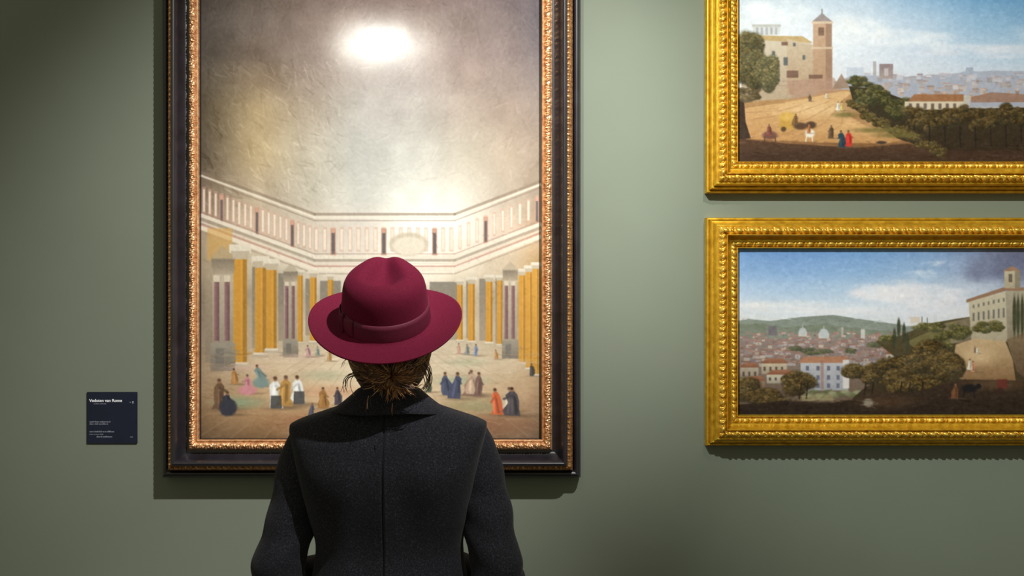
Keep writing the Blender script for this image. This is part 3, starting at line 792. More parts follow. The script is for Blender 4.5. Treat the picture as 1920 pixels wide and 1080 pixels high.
def main_painting():
    y_front = WALL_Y - 0.05
    X0, X1 = ux(301.5, y_front), ux(1089.5, y_front)
    Z0 = uz(897, y_front); Z1 = Z0 + 1.778
    W, H = X1 - X0, Z1 - Z0
    root = empty('framed_picture', ((X0 + X1) / 2, WALL_Y, (Z0 + Z1) / 2))
    tag(root, 'large upright painting of a columned hall in a black frame with copper carving', 'painting')
    # black wood: outer torus, then the scotia behind the bead
    moulding('frame_moulding', W, H, [
        [(0.0, 0.0), (0.0, 0.026)],
        curve_prof([(0.0, 0.026), (0.004, 0.037), (0.012, 0.044), (0.021, 0.041), (0.0265, 0.032)], 6),
        [(0.0265, 0.032), (0.0275, 0.05)],
        [(0.045, 0.074), (0.050, 0.080)],
        curve_prof([(0.050, 0.080), (0.056, 0.081), (0.063, 0.074), (0.072, 0.058), (0.082, 0.048), (0.092, 0.046)], 6),
        [(0.092, 0.046), (0.092, 0.05)],
        [(0.126, 0.05), (0.127, 0.03)]], M_BLACK, root, 1.25)
    tag(carved('bead_trim', W, H, 0.0275, 0.045, 0.0625, 0.0925, 0.004, 0.005, pat_beads(0.017), M_COPPER_DARK, root, ds=0.0013, nv=9), 'thin beaded trim of worn gilding')
    tag(carved('carved_border', W, H, 0.092, 0.1185, 0.0625, 0.069, 0.009, 0.009, pat_leaf(0.027), M_COPPER, root, ds=0.0014, nv=15), 'copper gilt border carved with leaves')
    lip = moulding('inner_slip', W, H, [curve_prof([(0.1185, 0.055), (0.1205, 0.0585), (0.1235, 0.057), (0.1262, 0.048)], 4)], M_COPPER, root, 1.25)
    P = paint_hall()
    w = 0.1255
    me = P.mesh('canvas', -W / 2 + w, W / 2 - w, -H / 2 + w, H / 2 - w, 0.93)
    c = new_obj('canvas', me, M_CANVAS, root); c.location = (0, -0.045, 0)
    tag(c, 'loosely brushed view of a warm columned hall with small figures')
    return root


def gold_painting(py_top, py_bot, painter, label, gain):
    y_front = WALL_Y - 0.03
    X0, X1 = ux(1324, y_front), ux(2182, y_front)
    Z1, Z0 = uz(py_top, y_front), uz(py_bot, y_front)
    W, H = X1 - X0, Z1 - Z0
    root = empty('framed_picture', ((X0 + X1) / 2, WALL_Y, (Z0 + Z1) / 2))
    tag(root, label, 'painting', 'gold framed landscapes on the right')
    moulding('frame_moulding', W, H, [
        [(0.0, 0.0), (0.0, 0.017)],
        curve_prof([(0.0, 0.017), (0.002, 0.021), (0.006, 0.022), (0.009, 0.019)], 5),
        curve_prof([(0.009, 0.019), (0.011, 0.029), (0.015, 0.032), (0.0195, 0.031)], 5),
        curve_prof([(0.0195, 0.031), (0.021, 0.038), (0.026, 0.043), (0.031, 0.042)], 5),
        curve_prof([(0.0545, 0.046), (0.0565, 0.052), (0.059, 0.051), (0.0605, 0.046)], 5),
        curve_prof([(0.0605, 0.046), (0.065, 0.036), (0.071, 0.031), (0.077, 0.031)], 5),
        curve_prof([(0.0935, 0.027), (0.0955, 0.031), (0.098, 0.029), (0.1, 0.02)], 5)], M_GOLD, root, 1.6)
    tag(carved('carved_border', W, H, 0.031, 0.0545, 0.0672, 0.0736, 0.008, 0.0105, pat_eggs(0.0415), M_GOLD_CARVED, root, ds=0.0015, nv=16), 'gilt border carved with slanting eggs and leaves')
    tag(carved('bead_trim', W, H, 0.077, 0.0935, 0.0496, 0.0432, 0.003, 0.007, pat_beads(0.0325), M_GOLD_CARVED, root, ds=0.0015, nv=11), 'gilt beaded trim next to the canvas')
    P = painter()
    w = 0.0985
    c = new_obj('canvas', P.mesh('canvas', -W / 2 + w, W / 2 - w, -H / 2 + w, H / 2 - w, gain), M_CANVAS, root)
    c.location = (0, -0.032, 0)
    return root


main_painting()
gold_painting(-66, 362, paint_road_view, 'upper gold framed landscape with sandy road and building with a single tower at left', 0.86)
gold_painting(408, 836, paint_valley_view, 'lower gold framed landscape of a valley town under blue sky with dark trees', 0.95)

# ================================================================ information sign
def text_mesh(body, size, x, z, depth_y, ext=0.0003, bold=0.0):
    cu = bpy.data.curves.new('lettering', 'FONT')
    cu.body = body; cu.size = size; cu.extrude = ext; cu.offset = bold
    ob = bpy.data.objects.new('lettering', cu)
    COL.objects.link(ob)
    dg = bpy.context.evaluated_depsgraph_get(); dg.update()
    me = bpy.data.meshes.new_from_object(ob.evaluated_get(dg))
    bpy.data.objects.remove(ob); bpy.data.curves.remove(cu)
    me.transform(Matrix.Translation((x, depth_y, z)) @ Matrix.Rotation(PI / 2, 4, 'X'))
    return me


def sign():
    y = WALL_Y - 0.005
    X0, X1, Z1, Z0 = ux(162.5, y), ux(257, y), uz(735, y), uz(832, y)
    W, H = X1 - X0, Z1 - Z0
    root = empty('information_sign', ((X0 + X1) / 2, WALL_Y, (Z0 + Z1) / 2))
    tag(root, 'small dark navy information sign on the green wall left of the large painting', 'sign')
    bm = bmesh.new()
    bmesh.ops.create_cube(bm, size=1.0)
    bmesh.ops.scale(bm, vec=(W, 0.005, H), verts=bm.verts)
    bmesh.ops.translate(bm, vec=(0, -0.0025, 0), verts=bm.verts)
    bmesh.ops.bevel(bm, geom=list(bm.edges), offset=0.0012, segments=2, affect='EDGES')
    me = bpy.data.meshes.new('board'); bm.to_mesh(me); bm.free()
    new_obj('board', me, M_SIGN, root)
    k = W / 94.5                                        # metres per picture pixel on the sign
    def at(px, py): return (px - 162.5) * k - W / 2, H / 2 - (py - 735) * k
    fy = -0.0052
    x, z = at(167.5, 753.5)
    t = new_obj('lettering', text_mesh('Veduten van Rome', 0.0128, x, z, fy, bold=0.0003), M_LETTER, root); tag(t, 'white title line')
    wd = max(v.co.x for v in t.data.vertices) - x
    s = (61.5 * k) / wd
    for v in t.data.vertices: v.co.x = x + (v.co.x - x) * s
    x, z = at(247.5, 757); new_obj('lettering', text_mesh('6', 0.0115, x, z, fy, bold=0.0004), M_LETTER, root)
    b = MB(); x, z = at(243.8, 754.5)
    b.tube([(x, fy + 0.0004, z), (x, fy - 0.0003, z)], 1.1 * k, 12); b.build('bullet_mark', M_LETTER_GREY, root)
    # fine print, too small to read: rows of tiny glyph strokes
    rnd = random.Random(3)
    for px0, px1, py, hgt, mat in ((176, 199, 758, 1.6, M_LETTER_GREY), (168, 206, 792, 2.6, M_LETTER_GREY), (168, 203, 796, 2.4, M_LETTER_GREY), (168, 214, 810.5, 2.8, M_LETTER_GREY), (168, 194, 815, 1.6, M_LETTER_GREY), (181, 210, 820, 2.6, M_LETTER_GREY), (244, 249, 820, 2.0, M_LETTER_GREY)):
        b = MB(); p = px0; n = 0
        while p < px1:
            q = 0.75 * rnd.uniform(0.8, 1.3); hh = hgt * rnd.choice((0.65, 0.65, 0.7, 1.0))
            xa, za = at(p, py); xb, zb = at(p + q, py - hh)
            b.box(xa, xb, fy - 0.0002, fy + 0.0006, za, zb); n += 1
            p += q + (0.35 if n % rnd.choice((6, 7, 8)) else 1.4)
        b.build('small_print', mat, root, smooth=False)

sign()

# ================================================================ the visitor
PY = 2.17
CX = ux(726, PY)
person = empty('person', (CX, PY + 0.03, 0.0))
tag(person, 'person seen from behind in burgundy hat and charcoal coat facing the large painting', 'person')
ORG = Vector((CX, PY + 0.03, 0.0))


def to_local(me):
    me.transform(Matrix.Translation(-ORG))
    return me


def spl(knots, vals, q):
    """smooth monotone-ish interpolation (cubic Hermite)"""
    k = np.asarray(knots, float); v = np.asarray(vals, float); q = np.asarray(q, float)
    d = np.diff(v) / np.diff(k)
    m = np.concatenate([[d[0]], np.where(d[:-1] * d[1:] > 0, 2 * d[:-1] * d[1:] / (d[:-1] + d[1:] + 1e-12), 0), [d[-1]]])
    i = np.clip(np.searchsorted(k, q, side='right') - 1, 0, len(k) - 2)
    h = k[i + 1] - k[i]; t = np.clip((q - k[i]) / h, 0, 1)
    return ((2 * t ** 3 - 3 * t ** 2 + 1) * v[i] + (t ** 3 - 2 * t ** 2 + t) * h * m[i] + (-2 * t ** 3 + 3 * t ** 2) * v[i + 1] + (t ** 3 - t ** 2) * h * m[i + 1])


# ---- body (one continuous surface: skin modifier + head, fused by a voxel remesh)
def make_body():
    J = {}; E = []
    def j(n, p, r, parent=None):
        J[n] = (Vector((p[0] + CX, p[1], p[2])), r)
        if parent: E.append((parent, n))
    yb = 2.205
    j('pelvis', (0, yb, .90), (.125, .09)); j('waist', (0, yb, 1.04), (.105, .08), 'pelvis'); j('chest', (0, yb, 1.2), (.135, .09), 'waist')
    j('upper', (0, yb - .005, 1.285), (.09, .065), 'chest'); j('neck', (0, yb - .005, 1.365), (.05, .052), 'upper'); j('skull', (0, yb + .01, 1.455), (.055, .065), 'neck')
    for s, t in ((-1, 'l'), (1, 'r')):
        j('sh' + t, (s * .155, yb - .005, 1.262), (.043, .043), 'upper'); j('el' + t, (s * .240, yb - .01, .950), (.029, .029), 'sh' + t)
        j('wr' + t, (s * .095, yb + .185, .938), (.024, .02), 'el' + t); j('pa' + t, (s * .045, yb + .222, .938), (.018, .034), 'wr' + t)
        for k in range(4):
            dz = .028 - .019 * k; ln = (.036, .041, .038, .03)[k]
            j('f%d' % k + t, (s * .022, yb + .232, .938 + dz), (.0095, .0095), 'pa' + t)
            j('g%d' % k + t, (s * (.022 - ln * .55), yb + .242, .938 + dz - .002), (.0085, .0085), 'f%d' % k + t)
            j('h%d' % k + t, (s * (.022 - ln * 1.25), yb + .234, .938 + dz - .006), (.0075, .0075), 'g%d' % k + t)
        j('t0' + t, (s * .05, yb + .218, .972), (.011, .011), 'pa' + t); j('t1' + t, (s * .03, yb + .226, .992), (.009, .009), 't0' + t)
        j('hip' + t, (s * .085, yb, .84), (.085, .085), 'pelvis'); j('kn' + t, (s * .09, yb + .01, .47), (.052, .055), 'hip' + t); j('ca' + t, (s * .09, yb - .012, .33), (.05, .052), 'kn' + t)
        j('an' + t, (s * .094, yb - .005, .09), (.028, .030), 'ca' + t); j('to' + t, (s * .10, yb + .075, .04), (.026, .022), 'an' + t)
    names = list(J)
    me = bpy.data.meshes.new('body')
    me.from_pydata([J[n][0] for n in names], [(names.index(a), names.index(b)) for a, b in E], [])
    ob = new_obj('body', me, None)
    md = ob.modifiers.new('Skin', 'SKIN'); md.use_smooth_shade = True
    sk = me.skin_vertices[0].data
    for i, n in enumerate(names):
        sk[i].radius = J[n][1]; sk[i].use_root = (n == 'pelvis')
    ob.modifiers.new('Sub', 'SUBSURF').levels = 2
    baked(ob)
    # head: shaped ellipsoid with brow, nose, lips, chin and ears, tipped back to look up
    bm = bmesh.new(); bm.from_mesh(ob.data)
    hb = bmesh.new(); bmesh.ops.create_uvsphere(hb, u_segments=48, v_segments=36, radius=1.0)
    for v in hb.verts:
        x, y, z = v.co
        fx, fy, fz = x * .073, y * .093, z * .112
        if z < -0.1: fx *= 1 - .28 * min(1, (-z - .1)); fy *= (1 - .12 * (-z)) if y > 0 else (1 - .35 * (-z))
        if y > 0:
            g = lambda cx, cz, sx, sz: math.exp(-((x - cx) / sx) ** 2 - ((z - cz) / sz) ** 2)
            fy += .020 * g(0, -.22, .13, .2) + .006 * g(0, .12, .5, .12) - .012 * (g(.42, .0, .2, .12) + g(-.42, .0, .2, .12)) + .006 * g(0, -.5, .3, .06) + .006 * g(0, -.62, .28, .06) + .010 * g(0, -.86, .3, .14)
        v.co = (fx, fy, fz)
    for s in (-1, 1):
        r = bmesh.ops.create_uvsphere(hb, u_segments=14, v_segments=10, radius=1.0)
        bmesh.ops.scale(hb, vec=(.010, .018, .030), verts=r['verts']); bmesh.ops.translate(hb, vec=(s * .074, -.008, -.012), verts=r['verts'])
        r = bmesh.ops.create_uvsphere(hb, u_segments=14, v_segments=10, radius=.0125)
        bmesh.ops.translate(hb, vec=(s * .030, .074, .0), verts=r['verts'])
    M = Matrix.Translation((CX, yb + .010, 1.497)) @ Matrix.Rotation(math.radians(14), 4, 'X')
    bmesh.ops.transform(hb, matrix=M, verts=hb.verts)
    tmp = bpy.data.meshes.new('t'); hb.to_mesh(tmp); hb.free(); bm.from_mesh(tmp); bpy.data.meshes.remove(tmp)
    bm.to_mesh(ob.data); bm.free()
    rm = ob.modifiers.new('R', 'REMESH'); rm.mode = 'VOXEL'; rm.voxel_size = .0045; rm.use_smooth_shade = True
    sm = ob.modifiers.new('S', 'SMOOTH'); sm.iterations = 3; sm.factor = .4
    baked(ob)
    to_local(ob.data); ob.data.materials.clear(); ob.data.materials.append(M_SKIN)
    ob.parent = person
    return ob

make_body()

# ---- coat
def coat_body():
    zz = np.concatenate([np.linspace(.50, 1.0, 40), np.linspace(1.008, 1.27, 46), np.linspace(1.273, 1.372, 44)])
    hw = spl([.50, .62, .80, .90, .98, 1.03, 1.065, 1.088, 1.147, 1.181, 1.235, 1.269, 1.290, 1.300, 1.308, 1.318, 1.330, 1.345, 1.372],
             [.285, .262, .220, .192, .168, .163, .168, .174, .186, .193, .204, .2115, .2160, .2155, .203, .176, .140, .100, .066], zz)
    hd = spl([.50, .80, .98, 1.03, 1.12, 1.2, 1.26, 1.29, 1.31, 1.33, 1.345, 1.372], [.20, .165, .122, .116, .122, .124, .112, .098, .088, .080, .072, .060], zz)
    cy = spl([.50, .9, 1.03, 1.2, 1.28, 1.33, 1.372], [2.215, 2.215, 2.222, 2.208, 2.205, 2.208, 2.212], zz)
    n = 260
    u = np.linspace(-1, 1, n, endpoint=False)
    # angle measured from the centre back, sampled more finely near the seam
    th = np.sign(u) * PI * np.abs(u) ** 2.0
    V = np.zeros((len(zz), n, 3))
    exs = 2.0 / spl([.5, 1.0, 1.1, 1.2, 1.29, 1.34, 1.372], [2.2, 2.35, 2.8, 3.3, 3.3, 2.5, 2.2], zz)
    for i, z in enumerate(zz):
        s, c = np.sin(th), np.cos(th)
        ex = exs[i]
        X = hw[i] * np.sign(s) * np.abs(s) ** ex
        Y = -hd[i] * np.sign(c) * np.abs(c) ** ex
        back = np.clip(c, 0, 1)
        # drape: shallow flutes that grow from the shoulder blades to the waist
        k = np.clip((1.24 - z) / .22, 0, 1)
        fl = .0035 * k * (np.sin(X * 46 + 1.2 + z * 5) + .7 * np.sin(X * 71 - z * 11 + .4)) * back
        # shoulder blades
        bl = .010 * np.exp(-((z - 1.185) / .06) ** 2) * (np.exp(-((X - .085) / .05) ** 2) + np.exp(-((X + .085) / .05) ** 2)) * back
        low = np.clip((.95 - z) / .4, 0, 1) * .012 * np.sin(th * 7 + .5)
        seam = -.0042 * np.exp(-(X / .0022) ** 2) * (c > .5) + .0016 * np.exp(-((X - .0055) / .003) ** 2) * (c > .5)
        r = fl + bl * 1.0 + seam * (z < 1.345)
        V[i, :, 0] = CX + X * (1 + low)
        V[i, :, 1] = cy[i] + Y * (1 + low) - r
        V[i, :, 2] = z + (.004 * np.sin(th * 3) if z < .52 else 0)
    q = grid_quads(len(zz), n)                       # along z, around theta
    wrap = np.array([[i * n + n - 1, (i + 1) * n + n - 1, (i + 1) * n, i * n] for i in range(len(zz) - 1)])
    me = np_mesh('coat', V.reshape(-1, 3), np.concatenate([q, wrap]))
    to_local(me)
    o = new_obj('coat', me, M_WOOL, person)
    return o

coat = coat_body()
tag(coat, 'charcoal wool coat with a seam down the back')


def sleeve(s):
    """s=-1 the sleeve on the left of the picture; rings along the arm"""
    C = [(-.1640, 2.226, 1.2565), (-.1775, 2.226, 1.226), (-.192, 2.224, 1.180), (-.209, 2.214, 1.115), (-.2265, 2.194, 1.045), (-.241, 2.178, .985), (-.243, 2.19, .950), (-.222, 2.23, .936), (-.170, 2.30, .932), (-.115, 2.365, .936), (-.098, 2.385, .938)]
    R = [.058, .0600, .0590, .0550, .0520, .0530, .0525, .0490, .0455, .0435, .043]
    C = np.array(C); t = np.arange(len(C)); q = np.linspace(0, len(C) - 1, 110)
    P = np.stack([spl(t, C[:, k], q) for k in range(3)], -1); r = spl(t, R, q)
    T = np.gradient(P, axis=0); T /= np.linalg.norm(T, axis=1)[:, None]
    T[0] = T[0] * .3 + np.array((-.6, 0, -.8)) * .7; T[0] /= np.linalg.norm(T[0])
    n = 72
    V = np.zeros((len(P), n, 3)); a = np.array((0, -1.0, 0))
    for i in range(len(P)):
        a = a - T[i] * a.dot(T[i]); a /= np.linalg.norm(a); b = np.cross(T[i], a)
        w = np.linspace(0, 2 * PI, n, endpoint=False)
        ring = P[i] + r[i] * (np.cos(w)[:, None] * a * 1.08 + np.sin(w)[:, None] * b)
        u = q[i]
        for k in range(n):
            d = ring[k] - P[i]; d /= np.linalg.norm(d)
            p = ring[k]
            f = .0018 * math.sin(p[2] * 62 + 4.2 * math.sin(w[k] + .5) + p[0] * 30) * min(1, max(0, (u - .8) / 1.5))
            f += .0045 * noise.noise(Vector((p[0] * 9 + 3 * s, p[1] * 9, p[2] * 15 + 7 * s))) * min(1, max(0, u - .5))
            f += .004 * math.exp(-((u - 6.0) / .9) ** 2) * math.sin(u * 9 + 2.0 * math.sin(w[k]))
            if u < .5: f += .003 * (1 - u / .5) * 0
            V[i, k] = p + d * f
    V[:, :, 0] *= -s
    V[..., 0] += CX
    # close the cuff by turning it inwards and the sleeve head with a dome
    qd = grid_quads(len(P), n)
    wrap = np.array([[i * n + n - 1, (i + 1) * n + n - 1, (i + 1) * n, i * n] for i in range(len(P) - 1)])
    me = np_mesh('sleeve', V.reshape(-1, 3), np.concatenate([qd, wrap]))
    if s > 0: me.flip_normals()
    to_local(me)
    o = new_obj('sleeve', me, M_WOOL, coat)
    md = o.modifiers.new('Thick', 'SOLIDIFY'); md.thickness = .003; md.offset = -1
    return o

sleeve(-1); sleeve(1)


def collar():
    """turned-down collar: stand, fold and fall, open at the front"""
    n = 150; prof = [  # (half width, half depth, z at the back) from the inside of the stand over the fold to the edge
        (.055, .058, 1.350), (.052, .060, 1.380), (.053, .063, 1.3905), (.058, .068, 1.3935), (.067, .075, 1.3895), (.081, .083, 1.3765), (.098, .092, 1.361), (.115, .0995, 1.3475), (.1285, .104, 1.3385), (.1335, .106, 1.3335)]
    m = len(prof); t = np.arange(m); q = np.linspace(0, m - 1, 46)
    hw = spl(t, [p[0] for p in prof], q); hd = spl(t, [p[1] for p in prof], q); zb = spl(t, [p[2] for p in prof], q)
    V = np.zeros((n, len(q), 3))
    for k in range(n):
        th = (k / (n - 1) * 2 - 1) * PI * .955                      # 0 = centre back
        s, c = math.sin(th), math.cos(th)
        fr = max(0, -c)                                             # towards the front
        wide = np.clip((q / (m - 1) - .3) / .7, 0, 1)
        V[k, :, 0] = CX + hw * s
        V[k, :, 1] = 2.203 - hd * c + .022 * fr * wide
        V[k, :, 2] = zb - .012 * abs(s) ** 3 * (1 - wide) - fr ** 1.3 * (.055 + .06 * wide) - .0045 * wide * abs(s) ** 2 + .0015 * math.sin(th * 5) * wide
    me = np_mesh('collar', V.reshape(-1, 3), grid_quads(n, len(q)))
    to_local(me)
    o = new_obj('collar', me, M_WOOL, coat)
    md = o.modifiers.new('Thick', 'SOLIDIFY'); md.thickness = .0045; md.offset = 1
    bv = o.modifiers.new('Bevel', 'BEVEL'); bv.width = .0014; bv.segments = 2; bv.limit_method = 'ANGLE'
    return o

collar()


def front_buttons():
    for i in range(4):
        b = MB(); z = .80 + .13 * i
        y = 2.212 + float(spl([.50, .80, .98, 1.03, 1.12, 1.2, 1.26], [.20, .165, .122, .116, .122, .124, .112], np.array([z]))[0])
        b.tube([(CX + .02, y - .002, z), (CX + .02, y + .011, z), (CX + .02, y + .013, z)], [.012, .012, .009], 18)
        o = b.build('button', M_LEATHER, coat); to_local(o.data)

front_buttons()

# ---- trousers and boots (below the picture edge)
for s in (-1, 1):
    b = MB()
    b.tube([(CX + s * .088, 2.21, z) for z in (.86, .70, .55, .40, .25, .12)], [.098, .090, .078, .070, .066, .064], 32)
    o = b.build('trouser_leg', M_TROUSER, person); to_local(o.data)
    Vb = []; nb = 32
    secs = [(.0, 1.0), (.012, 1.02), (.03, .98), (.055, .84), (.075, .62), (.095, .50), (.13, .46), (.17, .46)]
    for z, k in secs:
        for a in range(nb):
            w = 2 * PI * a / nb
            ly = .135 if math.sin(w) > 0 else .082
            ky = k if math.sin(w) > 0 else max(k, .78)
            kx = max(k, .88)
            Vb.append((CX + s * (.095 + .008 * (1 - z * 5)) + .047 * kx * math.cos(w), 2.205 + ly * ky * math.sin(w), z))
    Fb = [(i * nb + a, i * nb + (a + 1) % nb, (i + 1) * nb + (a + 1) % nb, (i + 1) * nb + a) for i in range(len(secs) - 1) for a in range(nb)] + [tuple(range(nb - 1, -1, -1)), tuple((len(secs) - 1) * nb + a for a in range(nb))]
    b = MB(); b.add(Vb, Fb); o = b.build('boot', M_LEATHER, person); to_local(o.data)

# ---- hair
HAIR_COLS = [tuple(lin(c) * .82) for c in ((78, 46, 26), (100, 62, 34), (124, 80, 46), (56, 34, 20), (168, 116, 70), (88, 54, 30), (206, 156, 104))]
BUN = Vector((ux(736, 2.09), 2.098, uz(704, 2.09)))


def scalp(a, z, off=0.0):
    """point on the hair mass: a = angle from the centre back, z = height"""
    hw = float(spl([1.375, 1.40, 1.42, 1.44, 1.46, 1.50, 1.56], [.054, .069, .078, .084, .087, .089, .084], np.array([z]))[0]) + off
    hd = float(spl([1.375, 1.40, 1.42, 1.46, 1.50, 1.56], [.056, .072, .084, .102, .108, .100], np.array([z]))[0]) + off
    return Vector((CX + .002 + hw * math.sin(a), 2.200 - hd * math.cos(a), z))


def hair():
    na, nz = 60, 30
    V = []
    for k in range(nz):
        z = 1.375 + (1.555 - 1.375) * k / (nz - 1)
        lim = 1.95 - .75 * max(0, (1.44 - z) / .065)
        for i in range(na):
            V.append(scalp(lim * (2 * i / (na - 1) - 1), z))
    me = np_mesh('hair', np.array([tuple(v) for v in V]), grid_quads(nz, na))
    at = me.color_attributes.new('Col', 'FLOAT_COLOR', 'POINT')
    at.data.foreach_set('color', np.array([(*HAIR_COLS[3], 1)] * len(me.vertices), dtype=np.float32).ravel())
    to_local(me)
    root = new_obj('hair', me, M_HAIR, person)
    md = root.modifiers.new('Thick', 'SOLIDIFY'); md.thickness = .004; md.offset = -1

    rnd = random.Random(11)
    # strands lying over the mass, sweeping from under the hat to the bun
    b = MB()
    for i in range(800):
        a = rnd.uniform(-1.75, 1.75); z0 = rnd.uniform(1.455, 1.50)
        a1 = rnd.gauss(.04, .16); z1 = BUN.z + rnd.gauss(.002, .010); of = rnd.uniform(.0005, .006); pts = []
        for k in range(13):
            t = k / 12
            e = t * t * (3 - 2 * t)
            z = z0 + (z1 - z0) * (.45 * e + .55 * t) - .018 * math.sin(PI * t) * min(1, abs(a)) + .003 * math.sin(t * 9 + i)
            pts.append(scalp(a + (a1 - a) * (t ** 1.25), z, of * (.4 + math.sin(PI * t))))
        b.tube(pts, [rnd.uniform(.0005, .0011)] * 12 + [.0004], 5, rnd.choice(HAIR_COLS), caps=False)
    for i in range(560):
        sd = rnd.choice((-1, 1)); a = sd * rnd.uniform(.35, 1.85); z0 = rnd.uniform(1.40, 1.465)
        a1 = rnd.gauss(.04, .18); z1 = BUN.z + rnd.gauss(0, .010); of = rnd.uniform(.001, .005); sag = rnd.uniform(.0, .012); pts = []
        for k in range(12):
            t = k / 11
            pts.append(scalp(a + (a1 - a) * t, max(1.378, z0 + (z1 - z0) * t - sag * math.sin(PI * t)), of * (.5 + math.sin(PI * t))))
        b.tube(pts, [.0004] + [rnd.uniform(.0005, .0011)] * 10 + [.0004], 5, rnd.choice(HAIR_COLS), caps=False)
    o = b.build('combed_strands', M_HAIR, root); to_local(o.data)
    # the bun: a knot with a dark hollow, strands running out of the hollow and over its edge
    b = MB()
    Rb, rb = .0215, .0175
    def knot(u, v, off=0.0):
        R = Rb + (rb + off) * math.cos(v) * (1.0 if math.cos(v) > 0 else .95)
        return BUN + Vector((R * 1.22 * math.cos(u), -(rb + off) * 1.15 * math.sin(v) - .006, R * .84 * math.sin(u)))
    nu, nv = 40, 16
    b.add([knot(2 * PI * i / nu, 2 * PI * j / nv, -.003) for i in range(nu) for j in range(nv)],
          [(i * nv + j, ((i + 1) % nu) * nv + j, ((i + 1) % nu) * nv + (j + 1) % nv, i * nv + (j + 1) % nv) for i in range(nu) for j in range(nv)], HAIR_COLS[3])
    for i in range(760):
        u0 = rnd.uniform(0, 2 * PI); sp = rnd.gauss(.55, .55); v0 = PI * rnd.uniform(.72, 1.1); v1 = rnd.uniform(-.6, .9); of = rnd.uniform(-.003, .004); pts = []
        for k in range(11):
            t = k / 10
            pts.append(knot(u0 + sp * t + .05 * math.sin(t * 7 + i), v0 + (v1 - v0) * t, of + .0012 * math.sin(t * 5 + i)))
        b.tube(pts, [.0006] + [rnd.uniform(.0005, .0010)] * 9 + [.0004], 5, rnd.choice(HAIR_COLS), caps=False)
    for i in range(90):                               # ends spilling out below
        a = rnd.gauss(-PI / 2 + .1, .55); L = rnd.uniform(.012, .030); cv = rnd.gauss(0, .55); pts = []
        st = knot(a, rnd.uniform(.4, 1.3), 0)
        p = st.copy(); d = a
        for k in range(9):
            pts.append(p.copy())
            p = p + Vector((math.cos(d), -.10 + .12 * k / 8, math.sin(d) * .9)) * (L / 8)
            d += cv / 8
        col = HAIR_COLS[4] if rnd.random() < .3 else (HAIR_COLS[6] if rnd.random() < .2 else rnd.choice(HAIR_COLS))
        b.tube(pts, [rnd.uniform(.0005, .0009)] * 7 + [.0005, .0002], 5, col, caps=False)
    o = b.build('bun', M_HAIR, root); to_local(o.data); tag(o, 'low knotted bun with loose ends')
    # wisps: loops beside the neck
    def P(px, py, y): return Vector((ux(px, y), y, uz(py, y)))
    def wisp(lines):
        b = MB()
        for pts, r in lines:
            for k in range(rnd.choice((3, 4, 5))):
                j = Vector((rnd.gauss(0, .0016), rnd.gauss(0, .0025), rnd.gauss(0, .0014)))
                c = [P(*p) + j * (1 + .6 * i) for i, p in enumerate(pts)]
                t = np.arange(len(c)); q = np.linspace(0, len(c) - 1, 20)
                A = np.stack([spl(t, [v[a] for v in c], q) for a in range(3)], -1)
                b.tube([Vector(v) for v in A], list(np.linspace(r, r * .45, 20)), 5, rnd.choice(HAIR_COLS[1:]), caps=False)
        o = b.build('hair_wisp', M_HAIR, root); to_local(o.data)
    wisp([([(672, 699, 2.13), (658, 701, 2.13), (648, 708, 2.13), (643, 718, 2.13), (643, 728, 2.13), (645, 738, 2.13)], .0011),
          ([(676, 703, 2.13), (660, 705, 2.13), (651, 714, 2.13), (650, 724, 2.13), (648, 732, 2.13)], .0009)])
    wisp([([(652, 672, 2.15), (646, 680, 2.15), (644, 690, 2.15)], .0006), ([(664, 676, 2.14), (668, 688, 2.14), (682, 698, 2.12), (700, 703, 2.10)], .0012)])
    wisp([([(796, 682, 2.13), (803, 694, 2.13), (806, 708, 2.13), (803, 720, 2.13), (796, 732, 2.13)], .0013),
          ([(792, 686, 2.12), (799, 700, 2.12), (802, 712, 2.12), (797, 722, 2.12), (790, 728, 2.12)], .0012),
          ([(788, 690, 2.12), (796, 706, 2.12), (800, 718, 2.12), (798, 728, 2.12)], .0009),
          ([(802, 680, 2.14), (806, 690, 2.14), (807, 702, 2.14), (806, 716, 2.14), (802, 726, 2.14)], .0009)])
    wisp([([(742, 712, 2.07), (752, 719, 2.066), (764, 723, 2.066), (778, 725, 2.07), (786, 720, 2.08)], .0012), ([(762, 722, 2.066), (772, 733, 2.07), (779, 744, 2.08)], .0006), ([(738, 716, 2.068), (737, 730, 2.06), (737, 744, 2.07)], .0005)])
    wisp([([(692, 742, 2.06), (690, 754, 2.06), (690, 766, 2.06)], .0005)])
    wisp([([(733, 756, 2.05), (730, 766, 2.05), (729, 774, 2.05)], .0005)])
    return root

hair()

